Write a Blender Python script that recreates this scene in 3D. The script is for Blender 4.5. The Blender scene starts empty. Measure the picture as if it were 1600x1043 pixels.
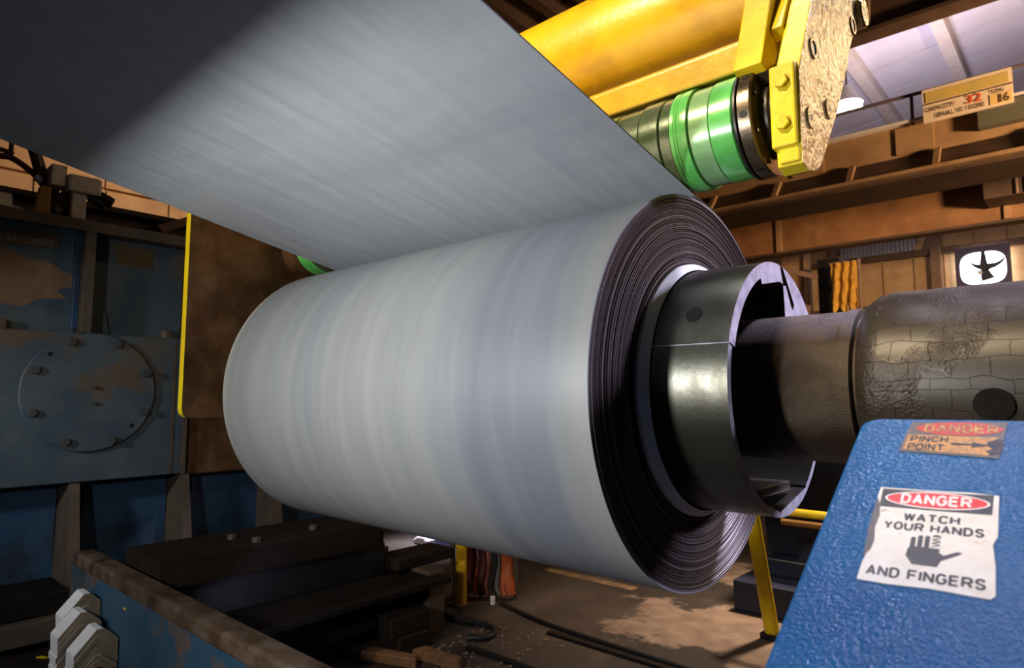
import bpy, bmesh, math, random
from mathutils import Vector, Matrix
random.seed(7)
S = bpy.context.scene
C = S.collection
PI = math.pi
H = 1.35                       # camera height
YC, ZC, RC = 1.604, 1.3693, 0.5105   # coil axis and radius
XE, XL = -0.775, -2.4425       # coil ends

# ------------------------------------------------------------------ camera, world, lights
cd = bpy.data.cameras.new('camera'); cam = bpy.data.objects.new('camera', cd); C.objects.link(cam)
Rv = Vector((0.74393441, 0.66825042, -0.00172264)); Uv = Vector((0.0648783, -0.06966009, 0.99545883)); Fv = Vector((-0.66509578, 0.74066784, 0.09517749))
cam.matrix_world = Matrix(((Rv.x, Uv.x, -Fv.x, 0), (Rv.y, Uv.y, -Fv.y, 0), (Rv.z, Uv.z, -Fv.z, H), (0, 0, 0, 1)))
cd.sensor_width = 36; cd.lens = 22.797; cd.clip_start = 0.02; cd.clip_end = 200
cd.dof.use_dof = True; cd.dof.focus_distance = 1.75; cd.dof.aperture_fstop = 5.0
S.camera = cam
S.view_settings.view_transform = 'Standard'; S.view_settings.look = 'None'
S.view_settings.exposure = 0.0; S.view_settings.gamma = 1.0; S.view_settings.use_curve_mapping = False
w = bpy.data.worlds.new('world'); S.world = w; w.use_nodes = True
w.node_tree.nodes['Background'].inputs[0].default_value = (0.75, 0.7, 0.8, 1); w.node_tree.nodes['Background'].inputs[1].default_value = 0.018

def light(name, kind, loc, target, power, col, size=.3, spread=None, sizey=None, blend=None, cone=None):
    d = bpy.data.lights.new(name, kind); d.energy = power; d.color = col
    if kind == 'AREA':
        d.shape = 'RECTANGLE' if sizey else 'DISK'; d.size = size
        if sizey: d.size_y = sizey
        if spread: d.spread = math.radians(spread)
    else:
        d.shadow_soft_size = size
        if kind == 'SPOT': d.spot_size = math.radians(cone); d.spot_blend = blend
    o = bpy.data.objects.new(name, d); C.objects.link(o); o.location = loc
    o.rotation_euler = (Vector(target) - Vector(loc)).to_track_quat('-Z', 'Y').to_euler()
    return o
WARM = (1.0, 0.62, 0.30); LILAC = (0.75, 0.71, 1.0); WHITE = (0.96, 0.98, 0.97)
light('work_light', 'AREA', (-1.40, -.55, 1.52), (-1.35, 1.6, 1.66), 29, WHITE, .17, 158)
light('bay_light_cool', 'AREA', (1.2, 5.6, 7.0), (-.55, 1.7, 1.1), 19, LILAC, .7, 30)
light('side_fill', 'AREA', (5.0, 3.5, 2.6), (-.57, 1.62, 1.45), 3.6, LILAC, .5, 16)  # added fill for the mandrel end faces, kept off the blue guard
light('rear_fill', 'AREA', (-5.0, 4.6, 6.0), (-4.62, 4.0, 0), 8, (.92, .88, 1.0), .4, 12)  # added narrow fill aimed at the white sack under the coil
light('left_fill', 'AREA', (-2.9, -1.0, 1.80), (-3.95, 1.0, 1.0), 3.2, WHITE, .2, 66)  # unseen lamp added to brighten the gear housing and edge protectors
light('overhead_bay_light', 'AREA', (-1.35, 1.9, 5.6), (-.28, .7, 1.1), 2.6, (.86, .82, 1.0), .45, 34)
light('bay_light_warm_right', 'AREA', (1.6, 8.6, 5.6), (-.5, 1.6, 2.0), 30, (1.0, .78, .5), .7, 130)
light('fill_warm_far', 'AREA', (4.0, 7.5, 3.4), (-3.0, 17.0, 4.6), 620, (1.0, .68, .38), .8, 120)  # added warm fill from out of view, lifts the runway beam and background
light('fill_over_strip', 'AREA', (-2.4, -2.2, 5.4), (-1.3, 1.7, 2.4), 42, (1.0, .80, .52), .7, 50)  # added above the strip to brighten the yellow tube and crossbar
light('bay_light_left', 'AREA', (-7.5, 4.5, 6.0), (-12.0, 3.5, 4.0), 120, (1.0, .70, .45), .8, 150)
light('roof_uplight', 'AREA', (-2.0, 13.0, 5.6), (-1.5, 15.0, 9.0), 112, (.98, .86, 1.0), 1.2, 170)
light('floor_fill', 'AREA', (-1.0, 5.6, 6.0), (-1.65, 4.05, 0), 21, (1.0, .74, .50), .6, 30)  # added fill, narrowed to a soft pool on the tan floor area

# ------------------------------------------------------------------ materials
MATS = {}
def mat(name, c1, c2=None, ns=5.0, rough=.5, metal=0.0, bump=0.0, bs=60.0, c3=None, s3=1.5, lo=.4, hi=.62, t3=(.55, .65),
        st=(1, 1, 1), st3=(1, 1, 1), bst=(1, 1, 1), rv=0.0, coat=0.0, spec=.5, detail=6):
    if name in MATS: return MATS[name]
    m = bpy.data.materials.new(name); m.use_nodes = True; N = m.node_tree.nodes; L = m.node_tree.links
    b = N['Principled BSDF']; b.inputs['Roughness'].default_value = rough; b.inputs['Metallic'].default_value = metal
    b.inputs['Base Color'].default_value = (*c1, 1); b.inputs['Specular IOR Level'].default_value = spec
    if coat: b.inputs['Coat Weight'].default_value = coat; b.inputs['Coat Roughness'].default_value = .12
    tc = N.new('ShaderNodeTexCoord')
    def noise(scale, stretch, det=detail):
        mp = N.new('ShaderNodeMapping'); mp.inputs['Scale'].default_value = stretch; L.new(tc.outputs['Object'], mp.inputs[0])
        n = N.new('ShaderNodeTexNoise'); n.inputs['Scale'].default_value = scale; n.inputs['Detail'].default_value = det; n.inputs['Roughness'].default_value = .6
        L.new(mp.outputs[0], n.inputs['Vector']); return n
    def ramp(sock, a, z, lo_, hi_):
        r = N.new('ShaderNodeValToRGB'); r.color_ramp.elements[0].position = lo_; r.color_ramp.elements[1].position = hi_
        r.color_ramp.elements[0].color = (*a, 1); r.color_ramp.elements[1].color = (*z, 1); L.new(sock, r.inputs[0]); return r
    col = None
    if c2:
        n = noise(ns, st); r = ramp(n.outputs[0], c1, c2, lo, hi); col = r.outputs[0]
        if rv:
            rr = N.new('ShaderNodeMapRange'); rr.inputs[1].default_value = .3; rr.inputs[2].default_value = .7
            rr.inputs[3].default_value = max(.03, rough - rv); rr.inputs[4].default_value = min(1, rough + rv)
            L.new(n.outputs[0], rr.inputs[0]); L.new(rr.outputs[0], b.inputs['Roughness'])
    if c3:
        n3 = noise(s3, st3); r3 = ramp(n3.outputs[0], (0, 0, 0), (1, 1, 1), *t3)
        mx = N.new('ShaderNodeMix'); mx.data_type = 'RGBA'; L.new(r3.outputs[0], mx.inputs[0])
        if col: L.new(col, mx.inputs[6])
        else: mx.inputs[6].default_value = (*c1, 1)
        mx.inputs[7].default_value = (*c3, 1); col = mx.outputs[2]
    if col: L.new(col, b.inputs['Base Color'])
    if bump:
        nb = noise(bs, bst, 4); bp = N.new('ShaderNodeBump'); bp.inputs['Strength'].default_value = bump; bp.inputs['Distance'].default_value = .01
        L.new(nb.outputs[0], bp.inputs['Height']); L.new(bp.outputs[0], b.inputs['Normal'])
    MATS[name] = m; return m
def emis(name, c, s):
    m = bpy.data.materials.new(name); m.use_nodes = True; N = m.node_tree.nodes; L = m.node_tree.links
    N.remove(N['Principled BSDF']); e = N.new('ShaderNodeEmission'); e.inputs[0].default_value = (*c, 1); e.inputs[1].default_value = s
    L.new(e.outputs[0], N['Material Output'].inputs[0]); return m

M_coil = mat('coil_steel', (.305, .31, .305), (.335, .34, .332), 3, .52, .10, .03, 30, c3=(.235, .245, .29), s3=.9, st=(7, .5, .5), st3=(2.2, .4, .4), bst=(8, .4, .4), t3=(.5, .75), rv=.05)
M_strip = mat('strip_steel', (.54, .565, .61), (.61, .63, .665), 4, .42, .3, .05, 40, c3=(.43, .455, .505), s3=1.6, st=(5.5, .5, .5), st3=(.4, 1.8, 1.8), bst=(.6, 8, 8), t3=(.5, .78), rv=.06)
M_core = mat('inner_wrap_steel', (.86, .86, .86), (.78, .78, .78), 20, .5, 0)
M_seg = mat('polished_dark_steel', (.15, .15, .13), (.085, .08, .062), 4, .34, .9, .04, 50, st=(2, 1, 1), rv=.07, c3=(.07, .05, .03), s3=5, t3=(.6, .75))
M_cut = mat('bare_cut_steel', (.72, .70, .78), (.5, .48, .56), 30, .38, .45, .12, 80)
M_grease = mat('greasy_brown_steel', (.05, .030, .016), (.095, .066, .040), 7, .42, .3, .45, 320, c3=(.03, .018, .012), s3=10, t3=(.5, .7), rv=.14)
M_dark = mat('black_oiled_steel', (.018, .016, .015), (.035, .03, .026), 12, .4, .5, .05, 60)
M_bluepaint = mat('glossy_blue_paint', (.006, .098, .265), (.008, .118, .31), 5, .17, 0, .45, 175, coat=.0, spec=.24, c3=(.005, .082, .22), s3=2.2, t3=(.55, .8))
M_yel = mat('yellow_paint', (.86, .66, .010), (.72, .50, .012), 6, .42, 0, .14, 45, c3=(.55, .36, .02), s3=14, t3=(.62, .74), spec=.3)
M_yelp = mat('deep_yellow_paint', (.72, .42, .008), (.80, .52, .012), 3, .30, 0, .10, 40, coat=.4, c3=(.45, .26, .008), s3=4, t3=(.55, .8))
M_brass = mat('worn_scratched_yellow_paint', (.60, .42, .15), (.74, .56, .24), 14, .29, .55, .9, 38, c3=(.20, .12, .05), s3=26, t3=(.63, .69), st3=(1, 1.6, .7), rv=.1)
M_rustpl = mat('greasy_rust_plate', (.085, .036, .014), (.16, .080, .036), 5, .42, .25, .2, 40, c3=(.045, .022, .008), s3=4, t3=(.45, .7), rv=.1)
M_green = mat('green_rubber', (.10, .46, .09), (.13, .54, .12), 12, .25, 0, .03, 60, coat=.3)
M_green2 = mat('worn_green_rubber', (.20, .42, .16), (.27, .48, .23), 14, .25, .1, .03, 60, coat=.4, c3=(.10, .16, .06), s3=18, t3=(.62, .72))
M_green3 = mat('dirty_green_rubber', (.05, .085, .035), (.12, .15, .09), 14, .24, .25, .03, 60, coat=.4)
M_bronze = mat('brown_machined_steel', (.10, .075, .05), (.16, .12, .085), 14, .3, .75, .05, 60, rv=.08)
M_machblue = mat('dirty_blue_paint', (.052, .078, .105), (.075, .10, .118), 5, .52, .1, .14, 50, c3=(.115, .082, .055), s3=2.6, t3=(.56, .66), rv=.1)
M_machblue2 = mat('blue_paint_lower', (.022, .060, .125), (.03, .07, .13), 4, .45, .05, .1, 40, c3=(.02, .025, .03), s3=3, t3=(.52, .7))
M_rust = mat('rust_patch', (.16, .085, .042), (.21, .12, .065), 6, .7, 0, .1, 50)
M_edge = mat('rusty_brown_edge', (.075, .055, .042), (.11, .077, .05), 9, .6, .1, .15, 60)
M_beamblue = mat('barrier_blue_paint', (.03, .085, .15), (.05, .11, .17), 4, .45, 0, .1, 40, c3=(.15, .10, .07), s3=3.5, t3=(.58, .7))
M_beamtop = mat('worn_rusty_flange', (.10, .06, .035), (.17, .115, .08), 9, .5, .25, .25, 50, c3=(.05, .03, .02), s3=6, t3=(.55, .65), rv=.1)
M_card = mat('brown_cardboard', (.17, .125, .085), (.20, .15, .105), 20, .8)
M_white = mat('white_coated_board', (.90, .89, .91), (.84, .83, .85), 12, .6)
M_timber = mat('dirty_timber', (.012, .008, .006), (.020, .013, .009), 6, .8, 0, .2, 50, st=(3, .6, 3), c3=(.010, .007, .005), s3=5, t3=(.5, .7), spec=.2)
M_bolt = mat('grey_bolt_steel', (.07, .072, .075), (.05, .05, .05), 20, .5, .2)
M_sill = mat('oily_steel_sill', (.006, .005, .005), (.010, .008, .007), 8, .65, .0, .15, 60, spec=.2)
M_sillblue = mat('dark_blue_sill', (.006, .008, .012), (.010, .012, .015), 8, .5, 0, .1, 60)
M_orange = mat('orange_hose', (.52, .10, .015), (.40, .07, .015), 12, .5)
M_darkred = mat('dark_red_hose', (.09, .015, .015), (.06, .012, .012), 12, .45)
M_rubber = mat('black_rubber', (.012, .011, .011), None, rough=.5)
M_ply = mat('tan_plywood', (.42, .25, .11), (.52, .33, .16), 2.2, .75, 0, .05, 20, c3=(.30, .17, .08), s3=1.3, t3=(.55, .75))
M_tan = mat('tan_cladding', (.46, .28, .14), (.54, .34, .18), 2, .7, c3=(.34, .20, .10), s3=1.1, t3=(.55, .75))
M_corr = mat('pale_grey_sheeting', (.50, .48, .47), (.42, .40, .39), 5, .5, .3)
M_girder = mat('brown_primer_girder', (.20, .085, .030), (.26, .12, .045), 2.2, .55, .05, .05, 20, c3=(.15, .065, .028), s3=1.4, t3=(.5, .7), coat=.1)
M_girdlit = mat('lit_girder_brown', (.26, .14, .065), (.33, .19, .09), 2.4, .55, .05, .05, 20, c3=(.24, .12, .05), s3=1.4, t3=(.52, .7))  # lit copy of the girder brown, light put into the colour
M_girddark = mat('dark_brown_girder', (.045, .022, .012), (.07, .034, .018), 3, .6)
M_roof = mat('pale_roof_sheet', (.66, .62, .70), (.60, .56, .63), 1.3, .65)
M_rafter = mat('cream_rafter', (.62, .54, .50), (.56, .48, .44), 3, .6)
M_batten = mat('dark_batten', (.10, .07, .07), None, rough=.6)
M_deck = mat('brown_roof_deck', (.13, .068, .040), (.17, .09, .055), 2, .7)
M_joist = mat('brown_roof_joist', (.23, .135, .085), (.19, .11, .07), 3, .7)
M_truss = mat('brown_truss', (.085, .045, .025), (.12, .065, .036), 3, .6)
M_concrete = mat('stained_concrete', (.040, .028, .023), (.065, .046, .037), 2.2, .7, 0, .25, 30, c3=(.022, .015, .013), s3=.8, t3=(.49, .55), rv=.1, detail=10)
def dry_patches(m):      # paler dry concrete showing between oil stains, with ragged edges
    N = m.node_tree.nodes; L = m.node_tree.links; b = N['Principled BSDF']; src = b.inputs['Base Color'].links[0].from_socket
    tc = N.new('ShaderNodeTexCoord'); nz = N.new('ShaderNodeTexNoise'); nz.inputs['Scale'].default_value = 2.6; nz.inputs['Detail'].default_value = 9; nz.inputs['Roughness'].default_value = .62
    L.new(tc.outputs['Object'], nz.inputs['Vector']); fac = None
    for cx, cy, rx, ry in ((-1.72, 3.72, .62, .42), (-1.0, 3.5, .5, .9), (-2.9, 4.9, 1.6, .35), (1.2, 3.6, 1.5, 1.0)):
        mp = N.new('ShaderNodeMapping'); mp.vector_type = 'TEXTURE'; mp.inputs['Location'].default_value = (cx, cy, 0); mp.inputs['Scale'].default_value = (rx, ry, 1); L.new(tc.outputs['Object'], mp.inputs[0])
        ln = N.new('ShaderNodeVectorMath'); ln.operation = 'LENGTH'; L.new(mp.outputs[0], ln.inputs[0])
        ad = N.new('ShaderNodeMath'); ad.operation = 'MULTIPLY_ADD'; ad.inputs[1].default_value = 2.6; L.new(nz.outputs[0], ad.inputs[0]); L.new(ln.outputs['Value'], ad.inputs[2])
        mr = N.new('ShaderNodeMapRange'); mr.inputs[1].default_value = 2.40; mr.inputs[2].default_value = 2.22; L.new(ad.outputs[0], mr.inputs[0])
        if fac is None: fac = mr.outputs[0]
        else:
            mm = N.new('ShaderNodeMath'); mm.operation = 'MAXIMUM'; L.new(fac, mm.inputs[0]); L.new(mr.outputs[0], mm.inputs[1]); fac = mm.outputs[0]
    n2 = N.new('ShaderNodeTexNoise'); n2.inputs['Scale'].default_value = 7; n2.inputs['Detail'].default_value = 8; L.new(tc.outputs['Object'], n2.inputs['Vector'])
    rp = N.new('ShaderNodeValToRGB'); rp.color_ramp.elements[0].position = .35; rp.color_ramp.elements[1].position = .65; rp.color_ramp.elements[0].color = (.15, .10, .075, 1); rp.color_ramp.elements[1].color = (.235, .175, .14, 1); L.new(n2.outputs[0], rp.inputs[0])
    mx = N.new('ShaderNodeMix'); mx.data_type = 'RGBA'; L.new(fac, mx.inputs[0]); L.new(src, mx.inputs[6]); L.new(rp.outputs[0], mx.inputs[7]); L.new(mx.outputs[2], b.inputs['Base Color'])
dry_patches(M_concrete)
def tint_band(m, xc, hw, k):      # darker bluish band around the coil near its open end
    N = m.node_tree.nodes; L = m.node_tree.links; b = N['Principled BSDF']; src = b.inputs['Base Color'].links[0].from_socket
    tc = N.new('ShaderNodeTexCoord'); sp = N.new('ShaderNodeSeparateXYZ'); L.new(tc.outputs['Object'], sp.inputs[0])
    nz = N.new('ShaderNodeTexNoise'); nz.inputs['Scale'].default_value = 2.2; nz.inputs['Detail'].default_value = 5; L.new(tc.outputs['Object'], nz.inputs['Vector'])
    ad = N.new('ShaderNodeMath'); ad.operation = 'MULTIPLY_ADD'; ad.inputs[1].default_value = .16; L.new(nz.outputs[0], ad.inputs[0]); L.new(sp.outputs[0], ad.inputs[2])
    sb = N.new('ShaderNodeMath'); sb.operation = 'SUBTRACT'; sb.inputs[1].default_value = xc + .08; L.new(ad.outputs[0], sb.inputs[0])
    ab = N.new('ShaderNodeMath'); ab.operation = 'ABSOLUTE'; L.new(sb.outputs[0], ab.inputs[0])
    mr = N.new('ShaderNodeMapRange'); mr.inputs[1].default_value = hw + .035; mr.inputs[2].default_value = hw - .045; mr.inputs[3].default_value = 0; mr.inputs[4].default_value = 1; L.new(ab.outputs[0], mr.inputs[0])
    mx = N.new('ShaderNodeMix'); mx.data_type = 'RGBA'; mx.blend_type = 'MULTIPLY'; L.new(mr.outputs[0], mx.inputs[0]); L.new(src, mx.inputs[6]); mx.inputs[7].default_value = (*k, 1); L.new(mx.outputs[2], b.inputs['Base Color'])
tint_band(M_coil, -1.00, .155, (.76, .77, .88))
M_navy = mat('dark_navy_paint', (.008, .015, .045), (.012, .02, .055), 5, .4, 0, .05, 30)
M_purple = mat('dark_violet_frame', (.06, .045, .085), None, rough=.5)
M_stickw = mat('aged_white_vinyl', (.80, .77, .72), (.73, .69, .62), 40, .45, c3=(.50, .40, .28), s3=45, t3=(.66, .72))
M_stickk = mat('black_vinyl', (.012, .012, .014), (.03, .03, .032), 60, .45)
M_stickr = mat('red_vinyl', (.72, .02, .025), (.62, .02, .02), 60, .4)
M_stickrw = mat('worn_red_vinyl', (.60, .045, .03), (.36, .07, .05), 160, .5, lo=.45, hi=.6)
M_sticko = mat('worn_orange_vinyl', (.62, .30, .07), (.38, .21, .08), 140, .5, lo=.42, hi=.58)
M_stickg = mat('worn_grey_vinyl', (.09, .09, .095), (.14, .12, .10), 90, .5)
M_letw = mat('white_ink', (.85, .83, .80), None, rough=.4)
M_lety = mat('worn_yellow_ink', (.62, .40, .12), (.30, .13, .07), 170, .5, lo=.42, hi=.6)
M_sign = mat('cream_sign_board', (.72, .55, .40), (.66, .49, .34), 3, .6)
M_signy = mat('mustard_sign_band', (.55, .36, .09), (.42, .33, .10), 4, .6)
M_signo = mat('ochre_sign_patch', (.66, .42, .15), None, rough=.6)
M_inkr = mat('red_ink', (.62, .10, .03), None, rough=.5)
M_inkb = mat('brown_ink', (.10, .06, .03), None, rough=.5)
M_casty = mat('ochre_caution_plate', (.15, .095, .028), (.10, .06, .025), 25, .6)
M_castp = mat('rusty_name_plate', (.10, .062, .045), (.07, .052, .045), 25, .55)
M_castl = mat('raised_cast_letters', (.17, .12, .095), None, rough=.5)
M_mop = mat('amber_cloth', (.62, .33, .035), (.36, .16, .015), 4, .8, st=(2, 2, .8))
M_amber = mat('amber_bracket_paint', (.30, .15, .03), None, rough=.55)
M_valve = mat('chalky_white_paint', (.80, .72, .64), (.62, .54, .47), 14, .7)
M_bluepl = mat('violet_blue_plastic', (.22, .22, .55), None, rough=.4)

# shader detail that needs its own nodes: laps on the coil face, cracked grease tiles on the arbor
def lap_material():
    m = mat('coil_lap_edges', (.06, .04, .032), None, rough=.42, metal=.4); N = m.node_tree.nodes; L = m.node_tree.links; b = N['Principled BSDF']
    tc = N.new('ShaderNodeTexCoord'); mp = N.new('ShaderNodeMapping'); mp.inputs['Scale'].default_value = (0, 1, 1); L.new(tc.outputs['Object'], mp.inputs[0])
    d = N.new('ShaderNodeVectorMath'); d.operation = 'DISTANCE'; d.inputs[1].default_value = (0, YC, ZC); L.new(mp.outputs[0], d.inputs[0])
    n = N.new('ShaderNodeTexNoise'); n.noise_dimensions = '1D'; n.inputs['Scale'].default_value = 160; n.inputs['Detail'].default_value = 3
    L.new(d.outputs['Value'], n.inputs['W'])
    r = N.new('ShaderNodeValToRGB'); r.color_ramp.elements[0].position = .42; r.color_ramp.elements[1].position = .72
    r.color_ramp.elements[0].color = (.05, .032, .026, 1); r.color_ramp.elements[1].color = (.27, .23, .23, 1); L.new(n.outputs[0], r.inputs[0]); L.new(r.outputs[0], b.inputs['Base Color'])
    return m
M_lap = lap_material()
def arbor_material():
    m = mat('cracked_grease_arbor', (.10, .075, .055), None, rough=.40, metal=.25); N = m.node_tree.nodes; L = m.node_tree.links; b = N['Principled BSDF']
    tc = N.new('ShaderNodeTexCoord'); sp = N.new('ShaderNodeSeparateXYZ'); L.new(tc.outputs['Object'], sp.inputs[0])
    sy = N.new('ShaderNodeMath'); sy.operation = 'SUBTRACT'; sy.inputs[1].default_value = YC; L.new(sp.outputs[1], sy.inputs[0])
    sz = N.new('ShaderNodeMath'); sz.operation = 'SUBTRACT'; sz.inputs[1].default_value = ZC; L.new(sp.outputs[2], sz.inputs[0])
    an = N.new('ShaderNodeMath'); an.operation = 'ARCTAN2'; L.new(sz.outputs[0], an.inputs[0]); L.new(sy.outputs[0], an.inputs[1])
    am = N.new('ShaderNodeMath'); am.operation = 'MULTIPLY'; am.inputs[1].default_value = .2; L.new(an.outputs[0], am.inputs[0])
    cb = N.new('ShaderNodeCombineXYZ'); L.new(sp.outputs[0], cb.inputs[0]); L.new(am.outputs[0], cb.inputs[1])
    nz = N.new('ShaderNodeTexNoise'); nz.inputs['Scale'].default_value = 14; nz.inputs['Detail'].default_value = 5; L.new(tc.outputs['Object'], nz.inputs['Vector'])
    mx = N.new('ShaderNodeMix'); mx.data_type = 'VECTOR'; mx.inputs[0].default_value = .035
    L.new(cb.outputs[0], mx.inputs[4]); L.new(nz.outputs['Color'], mx.inputs[5])
    bk = N.new('ShaderNodeTexBrick'); bk.inputs['Scale'].default_value = 1; bk.inputs['Brick Width'].default_value = .058; bk.inputs['Row Height'].default_value = .034
    bk.inputs['Mortar Size'].default_value = .0008; bk.inputs['Mortar Smooth'].default_value = .5; bk.inputs['Color1'].default_value = (.052, .040, .030, 1); bk.inputs['Color2'].default_value = (.042, .033, .026, 1); bk.inputs['Mortar'].default_value = (.022, .015, .01, 1)
    L.new(mx.outputs[1], bk.inputs['Vector'])
    n2 = N.new('ShaderNodeTexNoise'); n2.inputs['Scale'].default_value = 9; n2.inputs['Detail'].default_value = 7; L.new(tc.outputs['Object'], n2.inputs['Vector'])
    rp = N.new('ShaderNodeValToRGB'); rp.color_ramp.elements[0].position = .50; rp.color_ramp.elements[1].position = .66; L.new(n2.outputs[0], rp.inputs[0])
    m2 = N.new('ShaderNodeMix'); m2.data_type = 'RGBA'; L.new(rp.outputs[0], m2.inputs[0]); L.new(bk.outputs['Color'], m2.inputs[6]); m2.inputs[7].default_value = (.032, .019, .011, 1); L.new(m2.outputs[2], b.inputs['Base Color'])
    n3 = N.new('ShaderNodeTexNoise'); n3.inputs['Scale'].default_value = 190; n3.inputs['Detail'].default_value = 3; L.new(tc.outputs['Object'], n3.inputs['Vector'])
    # crumbly grease relief: strong in the patches, weak on the smooth tiles
    h1 = N.new('ShaderNodeMath'); h1.operation = 'MULTIPLY'; L.new(n3.outputs[0], h1.inputs[0]); L.new(rp.outputs[0], h1.inputs[1])
    h2 = N.new('ShaderNodeMath'); h2.operation = 'MULTIPLY_ADD'; h2.inputs[1].default_value = -.6; L.new(bk.outputs['Fac'], h2.inputs[0]); L.new(h1.outputs[0], h2.inputs[2])
    bp = N.new('ShaderNodeBump'); bp.inputs['Strength'].default_value = .55; bp.inputs['Distance'].default_value = .006; L.new(h2.outputs[0], bp.inputs['Height']); L.new(bp.outputs[0], b.inputs['Normal'])
    return m
M_arbor = arbor_material()

# ------------------------------------------------------------------ mesh helpers
class MB:
    def __init__(s): s.v = []; s.f = []
    def add(s, vf):
        n = len(s.v); s.v += [tuple(p) for p in vf[0]]; s.f += [tuple(i + n for i in f) for f in vf[1]]; return s
def box(x0, x1, y0, y1, z0, z1):
    v = [(x, y, z) for x in (x0, x1) for y in (y0, y1) for z in (z0, z1)]
    return v, [(0, 1, 3, 2), (4, 6, 7, 5), (0, 4, 5, 1), (2, 3, 7, 6), (0, 2, 6, 4), (1, 5, 7, 3)]
def prism(poly, axis, a, b):
    def P(u, w_, t): return {'X': (t, u, w_), 'Y': (u, t, w_), 'Z': (u, w_, t)}[axis]
    n = len(poly); v = [P(u, q, a) for u, q in poly] + [P(u, q, b) for u, q in poly]
    return v, [tuple(range(n))[::-1], tuple(range(n, 2 * n))] + [(i, (i + 1) % n, n + (i + 1) % n, n + i) for i in range(n)]
def framed_prism(poly, P0, e1, e2, n, a, b):
    k = len(poly); v = [tuple(P0 + e1 * u + e2 * q + n * a) for u, q in poly] + [tuple(P0 + e1 * u + e2 * q + n * b) for u, q in poly]
    return v, [tuple(range(k))[::-1], tuple(range(k, 2 * k))] + [(i, (i + 1) % k, k + (i + 1) % k, k + i) for i in range(k)]
def lathe(prof, yc, zc, seg=96, closed=True, a0=0., a1=2 * PI):
    full = abs(a1 - a0 - 2 * PI) < 1e-6; ns = seg if full else seg + 1
    v = []; f = []; n = len(prof)
    for i in range(ns):
        a = a0 + (a1 - a0) * i / seg
        for x, r in prof: v.append((x, yc + r * math.cos(a), zc + r * math.sin(a)))
    for i in range(seg):
        j = (i + 1) % ns
        for k in range(n if closed else n - 1):
            l = (k + 1) % n; f.append((i * n + k, j * n + k, j * n + l, i * n + l))
    if not full and closed: f += [tuple(range(n)), tuple((ns - 1) * n + k for k in range(n))[::-1]]
    return v, f
def solid(prof, yc, zc, seg=64):      # solid of revolution: profile closed by caps at both ends
    v, f = lathe(prof, yc, zc, seg, False); n = len(prof)
    f += [tuple(i * n for i in range(seg))[::-1], tuple(i * n + n - 1 for i in range(seg))]; return v, f
def cyl(p, q, r, seg=16, r2=None):
    p = Vector(p); q = Vector(q); d = (q - p).normalized(); a = d.orthogonal().normalized(); b = d.cross(a); v = []
    for c, rr in ((p, r), (q, r if r2 is None else r2)):
        for i in range(seg): t = 2 * PI * i / seg; v.append(tuple(c + (a * math.cos(t) + b * math.sin(t)) * rr))
    return v, [tuple(range(seg))[::-1], tuple(range(seg, 2 * seg))] + [(i, (i + 1) % seg, seg + (i + 1) % seg, seg + i) for i in range(seg)]
def tube(pts, r, seg=10, sub=6):
    P = [Vector(p) for p in pts]; Q = []
    for i in range(len(P) - 1):        # Catmull-Rom
        p0, p1, p2, p3 = P[max(i - 1, 0)], P[i], P[i + 1], P[min(i + 2, len(P) - 1)]
        for k in range(sub):
            t = k / sub; Q.append(.5 * ((2 * p1) + (p2 - p0) * t + (2 * p0 - 5 * p1 + 4 * p2 - p3) * t * t + (3 * p1 - p0 - 3 * p2 + p3) * t ** 3))
    Q.append(P[-1]); v = []; f = []; ref = Vector((.31, .17, .93))
    for i, c in enumerate(Q):
        d = (Q[min(i + 1, len(Q) - 1)] - Q[max(i - 1, 0)]).normalized(); a = d.cross(ref).normalized(); b = d.cross(a)
        for k in range(seg): t = 2 * PI * k / seg; v.append(tuple(c + (a * math.cos(t) + b * math.sin(t)) * r))
    for i in range(len(Q) - 1):
        for k in range(seg): l = (k + 1) % seg; f.append((i * seg + k, i * seg + l, (i + 1) * seg + l, (i + 1) * seg + k))
    n = len(Q); f += [tuple(range(seg))[::-1], tuple((n - 1) * seg + k for k in range(seg))]; return v, f

def obj(name, vf, m, parent=None, smooth=False, bevel=0, label=None, kind=None):
    if isinstance(vf, MB): vf = (vf.v, vf.f)
    me = bpy.data.meshes.new(name); me.from_pydata([tuple(p) for p in vf[0]], [], vf[1])
    bm = bmesh.new(); bm.from_mesh(me); bmesh.ops.recalc_face_normals(bm, faces=bm.faces); bm.to_mesh(me); bm.free()
    me.materials.append(m); o = bpy.data.objects.new(name, me); C.objects.link(o)
    if smooth:
        me.polygons.foreach_set('use_smooth', [True] * len(me.polygons)); me.set_sharp_from_angle(angle=math.radians(32))
    if bevel:
        b = o.modifiers.new('bevel', 'BEVEL'); b.width = bevel; b.segments = 2; b.limit_method = 'ANGLE'; b.angle_limit = math.radians(40)
    if parent:
        o.parent = parent
        if parent.type == 'EMPTY': o.matrix_parent_inverse = Matrix.Translation(-Vector(parent.location))
    if label: o['label'] = label
    if kind: o['kind'] = kind
    return o
def thing(name, loc, label, cat, group=None):
    o = bpy.data.objects.new(name, None); C.objects.link(o); o.location = loc; o.empty_display_size = .1
    o['label'] = label; o['category'] = cat
    if group: o['group'] = group
    return o
def tag(o, label, cat, group=None):
    o['label'] = label; o['category'] = cat
    if group: o['group'] = group
    return o
def struct(name, vf, m, **k): return obj(name, vf, m, kind='structure', **k)
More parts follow.
